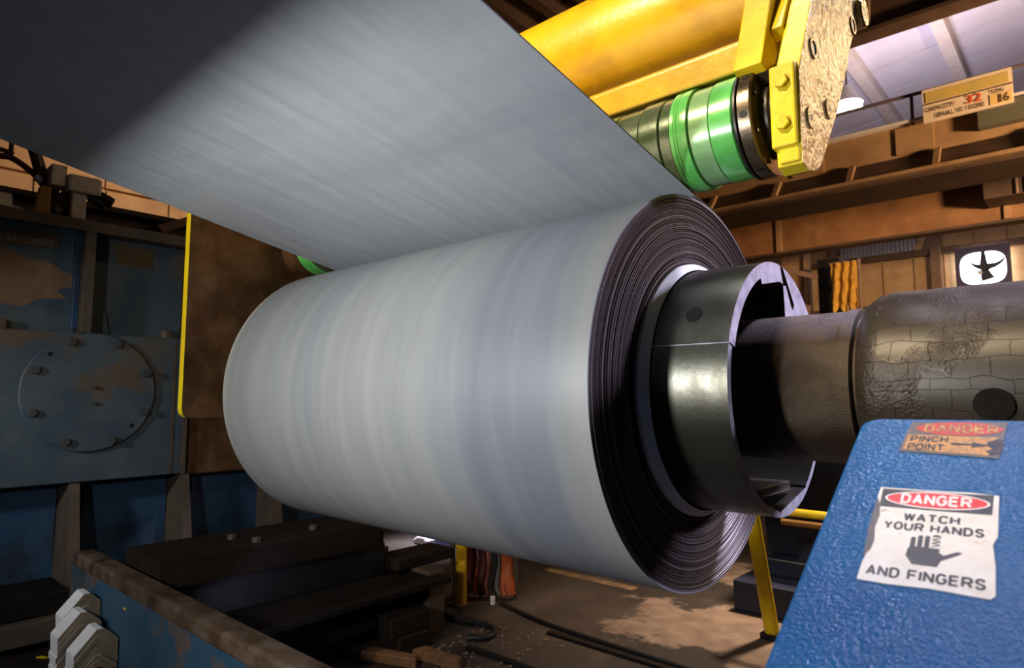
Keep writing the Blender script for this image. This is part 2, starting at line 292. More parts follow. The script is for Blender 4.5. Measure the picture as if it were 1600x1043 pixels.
def text(s, P0, e1, e2, n, u0, u1, v0, v1, m, parent, bold=.0, ex=.0003, name='lettering', slant=0, lift=.0002):
    c = bpy.data.curves.new('t', 'FONT'); c.body = s; c.offset = bold; c.resolution_u = 3
    t = bpy.data.objects.new('t', c); C.objects.link(t); dg = bpy.context.evaluated_depsgraph_get(); me0 = bpy.data.meshes.new_from_object(t.evaluated_get(dg))
    V = [v.co.copy() for v in me0.vertices]; Fs = [tuple(p.vertices) for p in me0.polygons]
    bpy.data.objects.remove(t); bpy.data.curves.remove(c); bpy.data.meshes.remove(me0)
    x0 = min(v.x for v in V); x1 = max(v.x for v in V); y0 = min(v.y for v in V); y1 = max(v.y for v in V)
    out = []
    for v in V:
        u = u0 + (v.x - x0) / (x1 - x0) * (u1 - u0); q = v0 + (v.y - y0) / (y1 - y0) * (v1 - v0) + slant * (u - u0)
        out.append(tuple(P0 + e1 * u + e2 * q + n * (lift + ex)))
    return obj(name, (out, Fs), m, parent)
X_, Y_, Z_ = Vector((1, 0, 0)), Vector((0, 1, 0)), Vector((0, 0, 1))
GLYPH = {'A': [[(0, 0), (.5, 1.4), (1, 0)], [(.2, .42), (.8, .42)]], 'D': [[(0, 0), (0, 1.4), (.6, 1.4), (.92, 1.15), (1, .7), (.92, .25), (.6, 0), (0, 0)]],
         'N': [[(0, 0), (0, 1.4), (1, 0), (1, 1.4)]], 'G': [[(1, 1.15), (.72, 1.4), (.28, 1.4), (0, 1.05), (0, .35), (.28, 0), (.72, 0), (1, .25), (1, .68), (.6, .68)]],
         'E': [[(.95, 0), (0, 0), (0, 1.4), (.95, 1.4)], [(0, .72), (.85, .72)]], 'R': [[(0, 0), (0, 1.4), (.72, 1.4), (.98, 1.2), (.98, .85), (.72, .66), (0, .66)], [(.6, .66), (1, 0)]],
         'W': [[(0, 1.4), (.3, 0), (.65, 1.3), (1, 0), (1.3, 1.4)]], 'T': [[(0, 1.4), (1, 1.4)], [(.5, 1.4), (.5, 0)]], 'C': [[(1, 1.12), (.72, 1.4), (.28, 1.4), (0, 1.05), (0, .35), (.28, 0), (.72, 0), (1, .28)]],
         'H': [[(0, 0), (0, 1.4)], [(1, 0), (1, 1.4)], [(0, .72), (1, .72)]], 'Y': [[(0, 1.4), (.5, .65), (1, 1.4)], [(.5, .65), (.5, 0)]], 'O': [[(.28, 0), (.72, 0), (1, .35), (1, 1.05), (.72, 1.4), (.28, 1.4), (0, 1.05), (0, .35), (.28, 0)]],
         'U': [[(0, 1.4), (0, .35), (.28, 0), (.72, 0), (1, .35), (1, 1.4)]], 'S': [[(.96, 1.15), (.7, 1.4), (.28, 1.4), (.03, 1.15), (.1, .86), (.86, .55), (.97, .28), (.7, 0), (.28, 0), (0, .27)]],
         'F': [[(0, 0), (0, 1.4), (.95, 1.4)], [(0, .70), (.85, .70)]], 'I': [[(0, 0), (0, 1.4)]], 'P': [[(0, 0), (0, 1.4), (.72, 1.4), (.98, 1.2), (.98, .82), (.72, .62), (0, .62)]]}
def stroke_text(word, P0, e1, e2, n, u0, u1, v0, v1, m, parent, wt=.37, lift=.0012):
    polys = []; x = 0; gap = .52
    for c in word:
        if c == ' ': x += .75; continue
        g = GLYPH[c]; wd = max(p[0] for st in g for p in st)
        for st in g:
            for (a, b), (c_, d) in zip(st[:-1], st[1:]):
                l = math.hypot(c_ - a, d - b); nx, ny = -(d - b) / l * wt / 2, (c_ - a) / l * wt / 2
                polys.append([(x + a + nx, b + ny), (x + c_ + nx, d + ny), (x + c_ - nx, d - ny), (x + a - nx, b - ny)])
            for k, (a, b) in enumerate(st):
                end = k in (0, len(st) - 1); h = wt / 2
                if not end or st[0] == st[-1]: polys.append([(x + a + h * math.cos(PI / 8 + PI / 4 * q), b + h * math.sin(PI / 8 + PI / 4 * q)) for q in range(8)])
        x += wd + gap
    xs_ = [p[0] for q in polys for p in q]; ys_ = [p[1] for q in polys for p in q]; xa, xb, ya, yb = min(xs_), max(xs_), min(ys_), max(ys_)
    v = []; f = []
    for q in polys:
        f.append(tuple(range(len(v), len(v) + len(q))))
        for a, b in q: v.append(tuple(P0 + e1 * (u0 + (a - xa) / (xb - xa) * (u1 - u0)) + e2 * (v0 + (b - ya) / (yb - ya) * (v1 - v0)) + n * lift))
    return obj('lettering', (v, f), m, parent)
def hexbolt(p, d, r, h, m, parent, name='bolt'):
    p = Vector(p); d = Vector(d).normalized(); return obj(name, cyl(p - d * .004, p + d * h, r, 6), m, parent, bevel=r * .12)

# ------------------------------------------------------------------ setting
fl = struct('floor', box(-16, 8, -6, 24, -.3, 0), M_concrete)
fl['label'] = 'stained concrete shop floor'
wb = struct('wall_back', box(-16, 8, 22.12, 22.4, 0, 12), M_ply)
wl = struct('wall_left', box(-12.4, -12.1, -6, 22.1, 0, 9), M_tan)
ce = struct('ceiling', ([(-16, -6, 6.55), (8, -6, 9.75), (8, 24, 9.75), (-16, 24, 6.55), (-16, -6, 6.8), (8, -6, 10.0), (8, 24, 10.0), (-16, 24, 6.8)],
            [(0, 1, 2, 3), (7, 6, 5, 4), (0, 4, 5, 1), (1, 5, 6, 2), (2, 6, 7, 3), (3, 7, 4, 0)]), M_batten)
def roofz(x): return 8.31 + .1333 * (x + 2.4) + .055
# roof sheets beyond the crane: pale sheets between cream rafters, dark seams left open between them
xs = [-7.75 + 1.5 * k for k in range(8)]
me_sheet = None
for i, xa in enumerate(xs[:-1]):
    for j in range(9):
        ya = 9.6 + 1.35 * j; x0, x1 = xa + .02, xa + 1.48; y0, y1 = ya, ya + 1.30
        v = [(x0, y0, roofz(x0) - .05), (x1, y0, roofz(x1) - .05), (x1, y1, roofz(x1) - .05), (x0, y1, roofz(x0) - .05)]
        v += [(a, b, c + .045) for a, b, c in v]
        obj('roof_panel', (v, [(0, 1, 2, 3), (7, 6, 5, 4), (0, 4, 5, 1), (1, 5, 6, 2), (2, 6, 7, 3), (3, 7, 4, 0)]), M_roof, ce)
for x in xs: obj('rafter', box(x - .11, x + .11, 9.5, 22.0, roofz(x) - .30, roofz(x) - .02), M_rafter, ce)
for k in range(26):      # nearer brown deck: joists and deck boards
    x = -14 + .55 * k
    if x < .2: obj('joist', box(x - .09, x + .09, 2.0, 9.4, roofz(x) - .24, roofz(x) - .02), M_joist, ce)
for k in range(25):
    x0 = -14 + .55 * k + .01; x1 = x0 + .53
    for y0, y1 in ((2.0, 4.4), (4.44, 6.3), (6.34, 8.1), (8.14, 9.4)):
        if x1 < .3:
            v = [(x0, y0, roofz(x0) - .05), (x1, y0, roofz(x1) - .05), (x1, y1, roofz(x1) - .05), (x0, y1, roofz(x0) - .05)]; v += [(a, b, c + .045) for a, b, c in v]
            obj('deck_board', (v, [(0, 1, 2, 3), (7, 6, 5, 4), (0, 4, 5, 1), (1, 5, 6, 2), (2, 6, 7, 3), (3, 7, 4, 0)]), M_deck, ce)
# roof truss in front of the pale sheets
tr = thing('roof_truss', (-1, 9, 5.97), 'dark brown roof beam crossing under the pale roof at top right', 'beam')
obj('bottom_chord', box(-8, 6, 8.9, 9.2, 5.97, 6.02), M_truss, tr); obj('web', box(-8, 6, 9.03, 9.07, 6.02, 6.75), M_truss, tr); obj('top_chord', box(-8, 6, 8.9, 9.2, 6.75, 6.8), M_truss, tr)
for x in (-3.2, -1.88, -.6, .7): obj('stiffener', box(x - .02, x + .02, 8.93, 9.03, 6.02, 6.75), M_joist, tr)

# plywood panels, girts and posts of the back wall
cols = [-8.2, -7.2, -6.2, -5.25, -4.62, -3.80, -3.05, -2.3, -1.55, -.8, -.05, .7]
for a, b in zip(cols[:-1], cols[1:]):
    for z0, z1 in ((.3, 3.9), (4.02, 5.38), (5.62, 6.9), (7.0, 8.4)):
        if z0 > 5.5 and a < -3.5: continue
        obj('plywood_panel', box(a + .018, b - .018, 22.04, 22.12, z0, z1), M_ply, wb)
for z in (3.96, 5.50): obj('girt', box(-9, 2, 21.88, 22.04, z - .09, z + .09), M_truss, wb)
for x in (-3.2, -.95, -5.9): obj('wall_post', box(x - .12, x + .12, 21.7, 22.04, 0, 8.5), M_joist, wb)
for k in range(22): obj('corrugation', prism([(-6.1 + .11 * k, 22.04), (-6.07 + .11 * k, 21.98), (-6.02 + .11 * k, 21.98), (-5.99 + .11 * k, 22.04)], 'Z', 5.62, 6.6), M_corr, wb)
obj('knee_brace', ([(-3.75, 21.9, 5.6), (-3.55, 21.9, 5.6), (-3.25, 21.9, 6.3), (-3.25, 21.9, 6.55), (-3.75, 22.0, 5.6), (-3.55, 22.0, 5.6), (-3.25, 22.0, 6.3), (-3.25, 22.0, 6.55)], [(0, 1, 2, 3), (7, 6, 5, 4), (0, 4, 5, 1), (1, 5, 6, 2), (2, 6, 7, 3), (3, 7, 4, 0)]), M_ply, wb)
# tan sheets of the left wall with open seams and a ledge
for k in range(12):
    y = -1.6 + .98 * k
    obj('cladding_sheet', box(-12.1, -12.02, y, y + .955, 4.80, 8.5), M_tan, wl)
    obj('ledge_board', box(-12.1, -11.96, y, y + .955, 4.42, 4.74), M_tan, wl)
    obj('lower_sheet', box(-12.1, -12.04, y, y + .955, .1, 4.3), M_girddark, wl)

# wall fan with daylight behind it
fx, fz = -2.10, 4.82
fan = thing('exhaust_fan', (fx, 21.8, fz - .62), 'dark square wall fan glowing white with daylight behind its blades', 'fan')
fm = MB(); oc = [(fx + .52 * math.copysign(abs(math.cos(t)) ** .62, math.cos(t)), fz + .45 * math.copysign(abs(math.sin(t)) ** .62, math.sin(t))) for t in [2 * PI * k / 32 for k in range(32)]]
sq = [(fx + .62 * max(-1, min(1, 1.42 * math.cos(2 * PI * k / 32))), fz + .6 * max(-1, min(1, 1.42 * math.sin(2 * PI * k / 32)))) for k in range(32)]
v = [(a, y, b) for y in (21.6, 21.75) for ring in (oc, sq) for a, b in ring]; f = []
for k in range(32):
    l = (k + 1) % 32; f += [(k, l, 32 + l, 32 + k), (64 + k, 96 + k, 96 + l, 64 + l), (k, 64 + k, 64 + l, l), (32 + k, 32 + l, 96 + l, 96 + k)]
obj('frame', (v, f), M_purple, fan)
obj('daylight_opening', box(fx - .58, fx + .58, 21.80, 21.86, fz - .56, fz + .56), emis('daylight', (.93, .92, 1.0), 7.0), fan)
obj('hub', cyl((fx + .02, 21.58, fz + .02), (fx + .02, 21.72, fz + .02), .085, 20), M_dark, fan)
def blade(a, l, w0, w1, bend):
    pts = []; n = 7
    for s in (1, -1):
        for i in (range(n) if s == 1 else range(n - 1, -1, -1)):
            t = i / (n - 1); r = .03 + l * t; aa = a + bend * t * t; ww = w0 * (1 - t) + w1 * t
            pts.append((fx + .02 + r * math.cos(aa) - s * ww * math.sin(aa), fz + .02 + r * math.sin(aa) + s * ww * math.cos(aa)))
    return prism(pts, 'Y', 21.66, 21.69)
for a in ((PI * .5, .40, .07, .035, .0), (PI * .02, .48, .07, .02, .35), (PI * .93, .30, .06, .015, -.3), (PI * 1.55, .33, .06, .13, .1)): obj('blade', blade(a[0], a[1], a[2] * 1.35, a[3] * 1.2, a[4]), M_dark, fan)
obj('motor', cyl((fx - .07, 21.55, fz - .13), (fx - .07, 21.63, fz - .13), .06, 16), mat('pale_motor_cap', (.8, .78, .8), None, rough=.5), fan)
obj('hanger', box(fx - .02, fx + .02, 21.62, 21.7, fz + .05, fz + .46), M_dark, fan)

# hanging amber cloth, dark opening and stair in the far background
mp_ = thing('hanging_cloth', (-4.15, 16, 3.2), 'amber ragged cloth hanging on a pole before the back wall', 'cloth')
cm = MB()
nx, nz = 17, 10; v = []; f = []
for s in (0, 1):
    for j in range(nz):
        for i in range(nx):
            u = i / (nx - 1); z = 4.40 - 1.08 * j / (nz - 1); z -= (.08 * math.sin(u * 17) * (j / (nz - 1)) ** 3)
            v.append((-4.42 + .54 * u, 16 + .05 * math.sin(u * 19 + j * .4) + .03 * math.sin(j * 1.7) + s * .03, z))
for s in (0, 1):
    for j in range(nz - 1):
        for i in range(nx - 1):
            a = s * nx * nz + j * nx + i; q = (a, a + 1, a + nx + 1, a + nx); f.append(q if s else q[::-1])
per = [i for i in range(nx)] + [j * nx + nx - 1 for j in range(1, nz)] + [(nz - 1) * nx + i for i in range(nx - 2, -1, -1)] + [j * nx for j in range(nz - 2, 0, -1)]
f += [(per[k], per[(k + 1) % len(per)], per[(k + 1) % len(per)] + nx * nz, per[k] + nx * nz) for k in range(len(per))]
obj('cloth', (v, f), M_mop, mp_, smooth=True)
obj('pole', cyl((-3.84, 16.1, 0), (-3.84, 16.1, 4.45), .035, 12), M_joist, mp_); obj('top_bar', cyl((-4.45, 16.02, 4.4), (-3.8, 16.1, 4.4), .02, 10), M_joist, mp_)
obj('cord', cyl((-4.1, 16.03, 3.4), (-4.1, 16.03, 0), .03, 8), M_amber, mp_)
cb_ = thing('tall_cabinet', (-5.0, 17, 0), 'dark tall cabinet standing left of the amber cloth', 'cabinet')
obj('carcass', box(-5.0, -4.45, 17, 17.6, 0, 4.75), M_girddark, cb_); obj('door', box(-4.97, -4.48, 16.97, 17, .1, 4.7), M_dark, cb_)
stt = thing('steel_column', (-5.6, 17.2, 0), 'brown steel column behind the end of the mandrel sleeve', 'column')
for a, b in ((-5.85, -5.78), (-5.33, -5.26)): obj('flange', box(a, b, 17.0, 17.4, 0, 7.5), M_girdlit, stt)
obj('web', box(-5.78, -5.33, 17.15, 17.2, 0, 7.5), M_girdlit, stt)
ch = thing('slanted_chute', (-5.6, 15.5, 3.2), 'pinkish slanted chute with two pale rails behind the sleeve', 'chute')
for z in (4.95, 3.95): obj('rail', framed_prism([(0, 0), (1.35, -.52), (1.35, -.64), (0, -.12)], Vector((-5.9, 15.5, z - .35)), X_, Z_, -Y_, 0, .08), M_joist, ch)
obj('side_plate', framed_prism([(.1, -.6), (1.0, -.95), (.85, -1.55), (.1, -1.75)], Vector((-5.75, 15.6, 4.35)), X_, Z_, -Y_, 0, .05), M_joist, ch)
obj('stand', box(-5.3, -5.1, 15.55, 15.7, 0, 3.2), M_girddark, ch)

# crane girder with capacity sign
cg = thing('crane_girder', (-1.5, 10, 4.25), 'brown overhead crane girder carrying the capacity sign', 'crane')
obj('web', box(-9, 5, 10.0, 10.06, 4.60, 5.03), M_girdlit, cg)
obj('top_flange', box(-9, 5, 9.9, 10.5, 5.03, 5.07), M_rafter, cg)
obj('soffit', ([(-9, 10.0, 4.60), (5, 10.0, 4.60), (5, 9.75, 4.33), (-9, 9.75, 4.33), (-9, 10.05, 4.60), (5, 10.05, 4.60), (5, 9.8, 4.30), (-9, 9.8, 4.30)], [(0, 1, 2, 3), (7, 6, 5, 4), (0, 4, 5, 1), (1, 5, 6, 2), (2, 6, 7, 3), (3, 7, 4, 0)]), M_girddark, cg)
obj('lip', box(-9, 5, 9.66, 9.78, 4.26, 4.31), M_girdlit, cg); obj('bottom_plate', box(-9, 5, 9.8, 10.7, 4.22, 4.26), M_girddark, cg)
for k in range(11):
    x = -8.6 + 1.03 * k; obj('rib', ([(x, 9.99, 4.60), (x + .07, 9.99, 4.60), (x + .07, 9.72, 4.31), (x, 9.72, 4.31), (x, 9.90, 4.60), (x + .07, 9.90, 4.60), (x + .07, 9.66, 4.32), (x, 9.66, 4.32)], [(0, 1, 2, 3), (7, 6, 5, 4), (0, 4, 5, 1), (1, 5, 6, 2), (2, 6, 7, 3), (3, 7, 4, 0)]), M_girdlit, cg)
for x in (-3.0, -1.62): obj('splice_plate', box(x - .22, x + .22, 9.97, 10.0, 4.63, 5.0), M_girdlit, cg)
obj('handrail', cyl((-9, 9.95, 5.42), (5, 9.95, 5.42), .025, 10), M_batten, cg)
for x in (-4.2, -1.62, .3): obj('handrail_post', cyl((x, 9.95, 5.0), (x, 9.95, 5.42), .022, 8), M_batten, cg)
obj('junction_box', box(-.9, -.2, 9.85, 10.0, 4.72, 5.0), mat('olive_box_paint', (.09, .08, .05), None, rough=.6), cg)
sg = obj('capacity_sign', box(-1.475, -.525, 9.82, 9.86, 4.935, 5.385), M_sign, cg)
so = Vector((-1.475, 9.82, 4.935)); SN = -Y_
obj('color_band', box(-1.44, -.56, 9.812, 9.82, 5.20, 5.335), M_signy, sg); obj('number_patch', box(-.76, -.54, 9.812, 9.82, 4.96, 5.09), M_signo, sg); obj('divider', box(-1.475, -.525, 9.812, 9.82, 5.172, 5.188), M_inkb, sg)
for s, u0, u1, v0, v1, m in (('CAPACITY', .03, .36, .135, .195, M_inkb), ('3', .47, .545, .115, .225, M_inkr), ('2', .56, .64, .115, .225, M_inkr), ('TON', .72, .86, .165, .215, M_inkb), ('SERIAL', .14, .34, .035, .095, M_inkb), ('NO.', .375, .45, .035, .095, M_inkb), ('15285', .485, .66, .035, .095, M_inkb), ('1', .80, .835, .035, .14, M_inkb), ('6', .85, .91, .035, .14, M_inkb)):
    text(s, so, X_, Z_, SN, u0, u1, v0, v1, m, sg, .02, .012)
# runway beam
rb = thing('runway_beam', (-3, 14, 4.36), 'rusty brown runway beam running under the crane girder', 'beam')
obj('web', box(-12, 6, 14.0, 14.08, 4.40, 5.10), M_girder, rb); obj('top_flange', box(-12, 6, 13.8, 14.3, 5.10, 5.16), M_girddark, rb); obj('bottom_flange', box(-12, 6, 13.96, 14.3, 4.35, 4.40), M_girddark, rb)
for x in (-4.85, -9.0, -.95): obj('stiffener', box(x - .05, x + .05, 13.93, 14.0, 4.40, 5.10), M_girdlit, rb)
hb = thing('trolley_box', (-.75, 13.2, 4.55), 'dark trolley housing at the right end of the runway beam', 'trolley')
obj('housing', box(-1.2, 1.2, 13.2, 13.9, 4.62, 5.25), M_girddark, hb)
for x in (-.75, -.62): obj('hanger_rod', cyl((x, 13.15, 4.62), (x, 13.15, 5.6), .02, 8), M_joist, hb)
# high bay lamp by the girder
lp = thing('high_bay_lamp', (-3.2, 13.2, 6.8), 'bright round high bay lamp beside the yellow end plate', 'lamp')
obj('shade', cyl((-3.2, 13.2, 6.9), (-3.2, 13.2, 7.25), .27, 24, .09), M_corr, lp)
obj('diffuser', cyl((-3.2, 13.2, 6.82), (-3.2, 13.2, 6.9), .25, 24), emis('lamp_glow', (1.0, .95, .82), 30), lp)
obj('cord', cyl((-3.2, 13.2, 7.25), (-3.2, 13.2, 8.1), .02, 8), M_batten, lp)

# ------------------------------------------------------------------ steel coil
coil = thing('steel_coil', ((XE + XL) / 2, YC, ZC - RC), 'large grey steel coil being wound from the overhead strip', 'coil')
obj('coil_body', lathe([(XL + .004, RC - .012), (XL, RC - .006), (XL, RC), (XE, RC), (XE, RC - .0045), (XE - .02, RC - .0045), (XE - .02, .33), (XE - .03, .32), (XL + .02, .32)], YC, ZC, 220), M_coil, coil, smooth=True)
wm = MB(); r = RC - .0045; k = 0
while r > .325:
    t = random.choice((.0028, .0032, .0036, .0040)); off = random.uniform(-.0022, .0016) + (.003 if random.random() < .12 else 0)
    wm.add(lathe([(XE - .03, r - t), (XE + off - .0016, r - t), (XE + off, r - t + .0011), (XE + off, r - .0007), (XE + off - .0012, r), (XE - .03, r)], YC, ZC, 160)); r -= t + random.choice((.0004, .0008, .0012))
obj('wrap_edges', wm, M_lap, coil, smooth=True, label='dark oily edges of the wound laps')
obj('core_ring', lathe([(XL, .309), (XE + .027, .309), (XE + .025, .312), (XE + .008, .326), (XE - .02, .326), (XL, .322)], YC, ZC, 160), M_core, coil, smooth=True, label='pale innermost lap standing proud')
al = .1973; n2 = (math.sin(al), math.cos(al)); t2 = (-math.cos(al), math.sin(al)); th = .004
inn = []; 
for s in (4.2, 3.0, 2.0, 1.4, 1.0, .6, .3, .1): inn.append((YC + RC * n2[0] + t2[0] * s, ZC + RC * n2[1] + t2[1] * s, n2))
for k in range(40):
    a = al + k * 1.9 / 39; nn = (math.sin(a), math.cos(a)); inn.append((YC + (RC + .0004) * nn[0], ZC + (RC + .0004) * nn[1], nn))
v = []; f = []
for y, z, nn in inn:
    for x in (XL, XE): v.append((x, y, z)); v.append((x, y + nn[0] * th, z + nn[1] * th))
for i in range(len(inn) - 1):
    a, b = i * 4, i * 4 + 4; f += [(a, b, b + 2, a + 2), (a + 1, a + 3, b + 3, b + 1), (a, a + 1, b + 1, b), (a + 2, b + 2, b + 3, a + 3)]
f += [(0, 2, 3, 1), (len(v) - 4, len(v) - 3, len(v) - 1, len(v) - 2)]
so_ = obj('strip', (v, f), M_strip, coil, smooth=True, label='incoming steel strip seen from below'); so_.data.materials.append(M_dark)
for p in so_.data.polygons:
    if abs(p.normal.x) > .9: p.material_index = 1

# ------------------------------------------------------------------ mandrel
XS = -.568
md = thing('mandrel', (XS, YC, ZC - .305), 'dark steel expanding mandrel with greasy shaft through the coil', 'mandrel')
def arc(r, a0, a1, n): return [(YC + r * math.cos(math.radians(a0 + (a1 - a0) * i / n)), ZC + r * math.sin(math.radians(a0 + (a1 - a0) * i / n))) for i in range(n + 1)]
def rel(*p): return [(YC + a, ZC + b) for a, b in p]
segA = arc(.305, 162, 84.5, 26) + rel((.047, .259), (.022, .262), (-.093, .241), (-.100, .254)) + arc(.273, 111.5, 162, 16)
segB = arc(.305, 81, 36, 18) + rel((.232, .170), (.052, .171), (.051, .203), (.047, .256), (.066, .256), (.100, .205), (.112, .199), (.122, .212))
segC = arc(.305, 162.8, 264.0, 34) + rel((-.034, -.291), (-.06, -.282), (-.101, -.268)) + arc(.287, 249, 162.8, 30)
segD = arc(.305, 264.0, 323, 22) + arc(.289, 323, 301, 8) + rel((.15, -.252), (-.030, -.290))
EX = -2.62
def segment(poly, a):
    s = obj('mandrel_segment', prism(poly, 'X', EX, XS), M_seg, md, smooth=True)
    s.data.materials.append(M_cut)
    for p in s.data.polygons:
        if abs(p.normal.x) > .9 and p.center.x > -1: p.material_index = 1
    return s
for i, pl in enumerate((segA, segB, segC, segD)): segment(pl, i)
# bolt hole in the top segment: dark countersunk plug set slightly into a ring
ha = math.radians(148); hd = Vector((0, math.cos(ha), math.sin(ha))); hp = Vector((-.660, YC, ZC)) + hd * .305
obj('bolt_hole', cyl(hp - hd * .03, hp + hd * .0012, .0195, 20), mat('hole_black', (.004, .004, .004), None, rough=.9), md)
# narrow bright lip along the split between the two front segments
a = math.radians(162.4); obj('seam_lip', framed_prism([(0, -.0012), (.206, -.0012), (.206, .0012), (0, .0012)], Vector((XE + .001, YC + .305 * math.cos(a), ZC + .305 * math.sin(a))), X_, Vector((0, math.sin(a), -math.cos(a))), Vector((0, math.cos(a), math.sin(a))), -.004, .0008), M_cut, md)
obj('shaft', solid([(-2.7, .165), (-.43, .170), (-.398, .170), (-.396, .174), (-.372, .174), (-.368, .163), (-.36, .163)], YC, ZC, 96), M_grease, md, smooth=True)
obj('inner_hub', solid([(-2.6, .262), (-.80, .262), (-.80, .1)], YC, ZC, 64), M_dark, md, smooth=True)
obj('wedge_bar', box(-.95, XS - .02, YC - .13, YC + .10, ZC - .255, ZC - .232), M_dark, md, bevel=.004)
obj('guide_pin', cyl((-.70, YC - .21, ZC - .14), (-.66, YC - .21, ZC - .14), .014, 14), M_bronze, md)
obj('arbor', solid([(-.362, .166), (-.355, .182), (-.335, .196), (-.31, .2025), (1.6, .2025)], YC, ZC, 110), M_arbor, md, smooth=True)
obj('bolt_pocket', cyl((-.135, YC - .196, ZC - .035), (-.135, YC - .2035, ZC - .037), .030, 24), M_dark, md)

# ------------------------------------------------------------------ snubber roll frame (yellow)
YR, ZR = 1.6017, 2.034
fr = thing('snubber_frame', (-.48, YR, 1.85), 'yellow steel arm frame carrying a green roller over the coil', 'frame')
# right cheek plate: brassy outer face, yellow edge
plate = [(1.560, 1.868), (1.590, 1.884), (1.638, 1.935), (1.700, 2.007), (1.770, 2.092), (1.885, 2.256), (1.905, 2.30), (1.985, 2.40), (2.02, 2.425), (2.06, 2.475), (2.36, 2.84), (1.93, 2.84), (1.583, 2.298), (1.497, 2.138), (1.466, 2.080), (1.462, 1.905), (1.464, 1.862), (1.50, 1.852)]
pe = obj('end_plate', prism(plate, 'X', -.505, -.45), M_yel, fr, bevel=.003)
pe.data.materials.append(M_brass)
for p in pe.data.polygons:
    if p.normal.x > .9: p.material_index = 1
obj('bearing_block', prism([(1.450, 1.905), (1.450, 2.095), (1.53, 2.12), (1.62, 2.0), (1.56, 1.895)], 'X', -.512, -.456), M_yel, fr, bevel=.004)
obj('lower_block', box(-.498, -.454, 1.458, 1.54, 1.868, 1.91), M_yel, fr, bevel=.004)
for z in (2.055, 1.957): hexbolt((-.484, 1.450, z), (0, -1, 0), .0165, .012, M_yel, fr)
obj('upper_spacer', prism([(1.535, 2.235), (1.57, 2.215), (1.86, 2.70), (1.82, 2.72)], 'X', -.535, -.505), M_yel, fr, bevel=.003)
hexbolt((-.52, 1.580, 2.262), (0, -1, .2), .017, .014, M_yel, fr)
for y, z in ((1.575, 2.173), (1.955, 2.398)):
    obj('bolt_ring', lathe([(-.452, .017), (-.4465, .017), (-.4465, .026), (-.452, .026)], y, z, 28), M_brass, fr, smooth=True)
    obj('bolt_recess', solid([(-.4515, .0169), (-.4488, .0169)], y, z, 20), M_dark, fr)
for y, z in ((1.525, 1.985), (1.672, 2.055)): obj('washer', solid([(-.452, .026), (-.4455, .0245)], y, z, 28), M_brass, fr, smooth=True); obj('pin_hole', solid([(-.447, .008), (-.445, .008)], y, z, 14), M_dark, fr)
obj('boss', solid([(-.50, .045), (-.44, .045), (-.435, .04)], 2.045, 2.475, 24), M_brass, fr, smooth=True)
# bracket bar on the inside of the plate
obj('bracket', prism([(1.475, 2.130), (1.535, 2.105), (1.90, 2.72), (1.72, 2.74)], 'X', -.605, -.535), M_yel, fr, bevel=.004)
obj('bracket_foot', prism([(1.500, 2.118), (1.56, 2.085), (1.585, 2.12), (1.545, 2.15)], 'X', -.60, -.515), M_bronze, fr, bevel=.004)
# cross bar and tube
obj('crossbar', prism([(1.535, 2.232), (1.580, 2.262), (1.66, 2.262), (1.66, 2.18), (1.54, 2.160)], 'X', -2.80, -.57), M_yelp, fr, bevel=.006)
obj('crossbar_lip', box(-2.80, -.60, 1.58, 1.68, 2.150, 2.182), M_rustpl, fr)
obj('cross_tube', solid([(-2.80, .205), (-.54, .205)], 1.86, 2.535, 80), M_yelp, fr, smooth=True)
# roller with bands
rl = obj('roller_shaft', solid([(-2.80, .045), (-.50, .045)], YR, ZR, 40), M_dark, fr, smooth=True)
def band(x0, x1, r0, m, nm='rubber_band', r1=None): return obj(nm, solid([(x0, r0 - .004), (x0 + .003, r0), (x1 - .003, r1 or r0), (x1, (r1 or r0) - .004)], YR, ZR, 96), m, rl, smooth=True)
band(-.672, -.612, .1305, M_green); band(-.728, -.672, .1275, M_green2)
g = MB(); g.add(solid([(-.777, .131), (-.775, .134), (-.765, .134), (-.764, .133), (-.757, .134), (-.756, .133), (-.748, .1345), (-.730, .1335), (-.728, .129)], YR, ZR, 96)); obj('ribbed_band', g, M_green, rl, smooth=True)
band(-.81, -.777, .128, M_green3); band(-.87, -.81, .131, M_green3); band(-.95, -.87, .127, M_green3); band(-2.55, -.95, .129, M_green3); band(-2.63, -2.55, .131, M_green)
obj('flange', solid([(-.609, .132), (-.605, .139), (-.600, .139), (-.597, .132)], YR, ZR, 96), M_dark, rl, smooth=True)
obj('flange', solid([(-.597, .131), (-.594, .1385), (-.566, .1385), (-.562, .134), (-.560, .10)], YR, ZR, 96), M_bronze, rl, smooth=True)
obj('bearing_cap', solid([(-.562, .095), (-.540, .095), (-.535, .088), (-.512, .088)], YR, ZR, 64), M_dark, rl, smooth=True)
for k in range(8):
    a = .5 + k * PI / 4; hexbolt((-.561, YR + .115 * math.cos(a), ZR + .115 * math.sin(a)), (1, 0, 0), .008, .006, M_bronze, rl)
for a in (2.55, 3.3, 4.4): obj('clamp_screw', cyl((-.58, YR + .130 * math.cos(a), ZR + .130 * math.sin(a)), (-.58, YR + .1405 * math.cos(a), ZR + .1405 * math.sin(a)), .009, 14), M_dark, rl)
obj('flange', solid([(-2.74, .128), (-2.735, .136), (-2.655, .136), (-2.65, .12)], YR, ZR, 80), M_rustpl, rl, smooth=True)
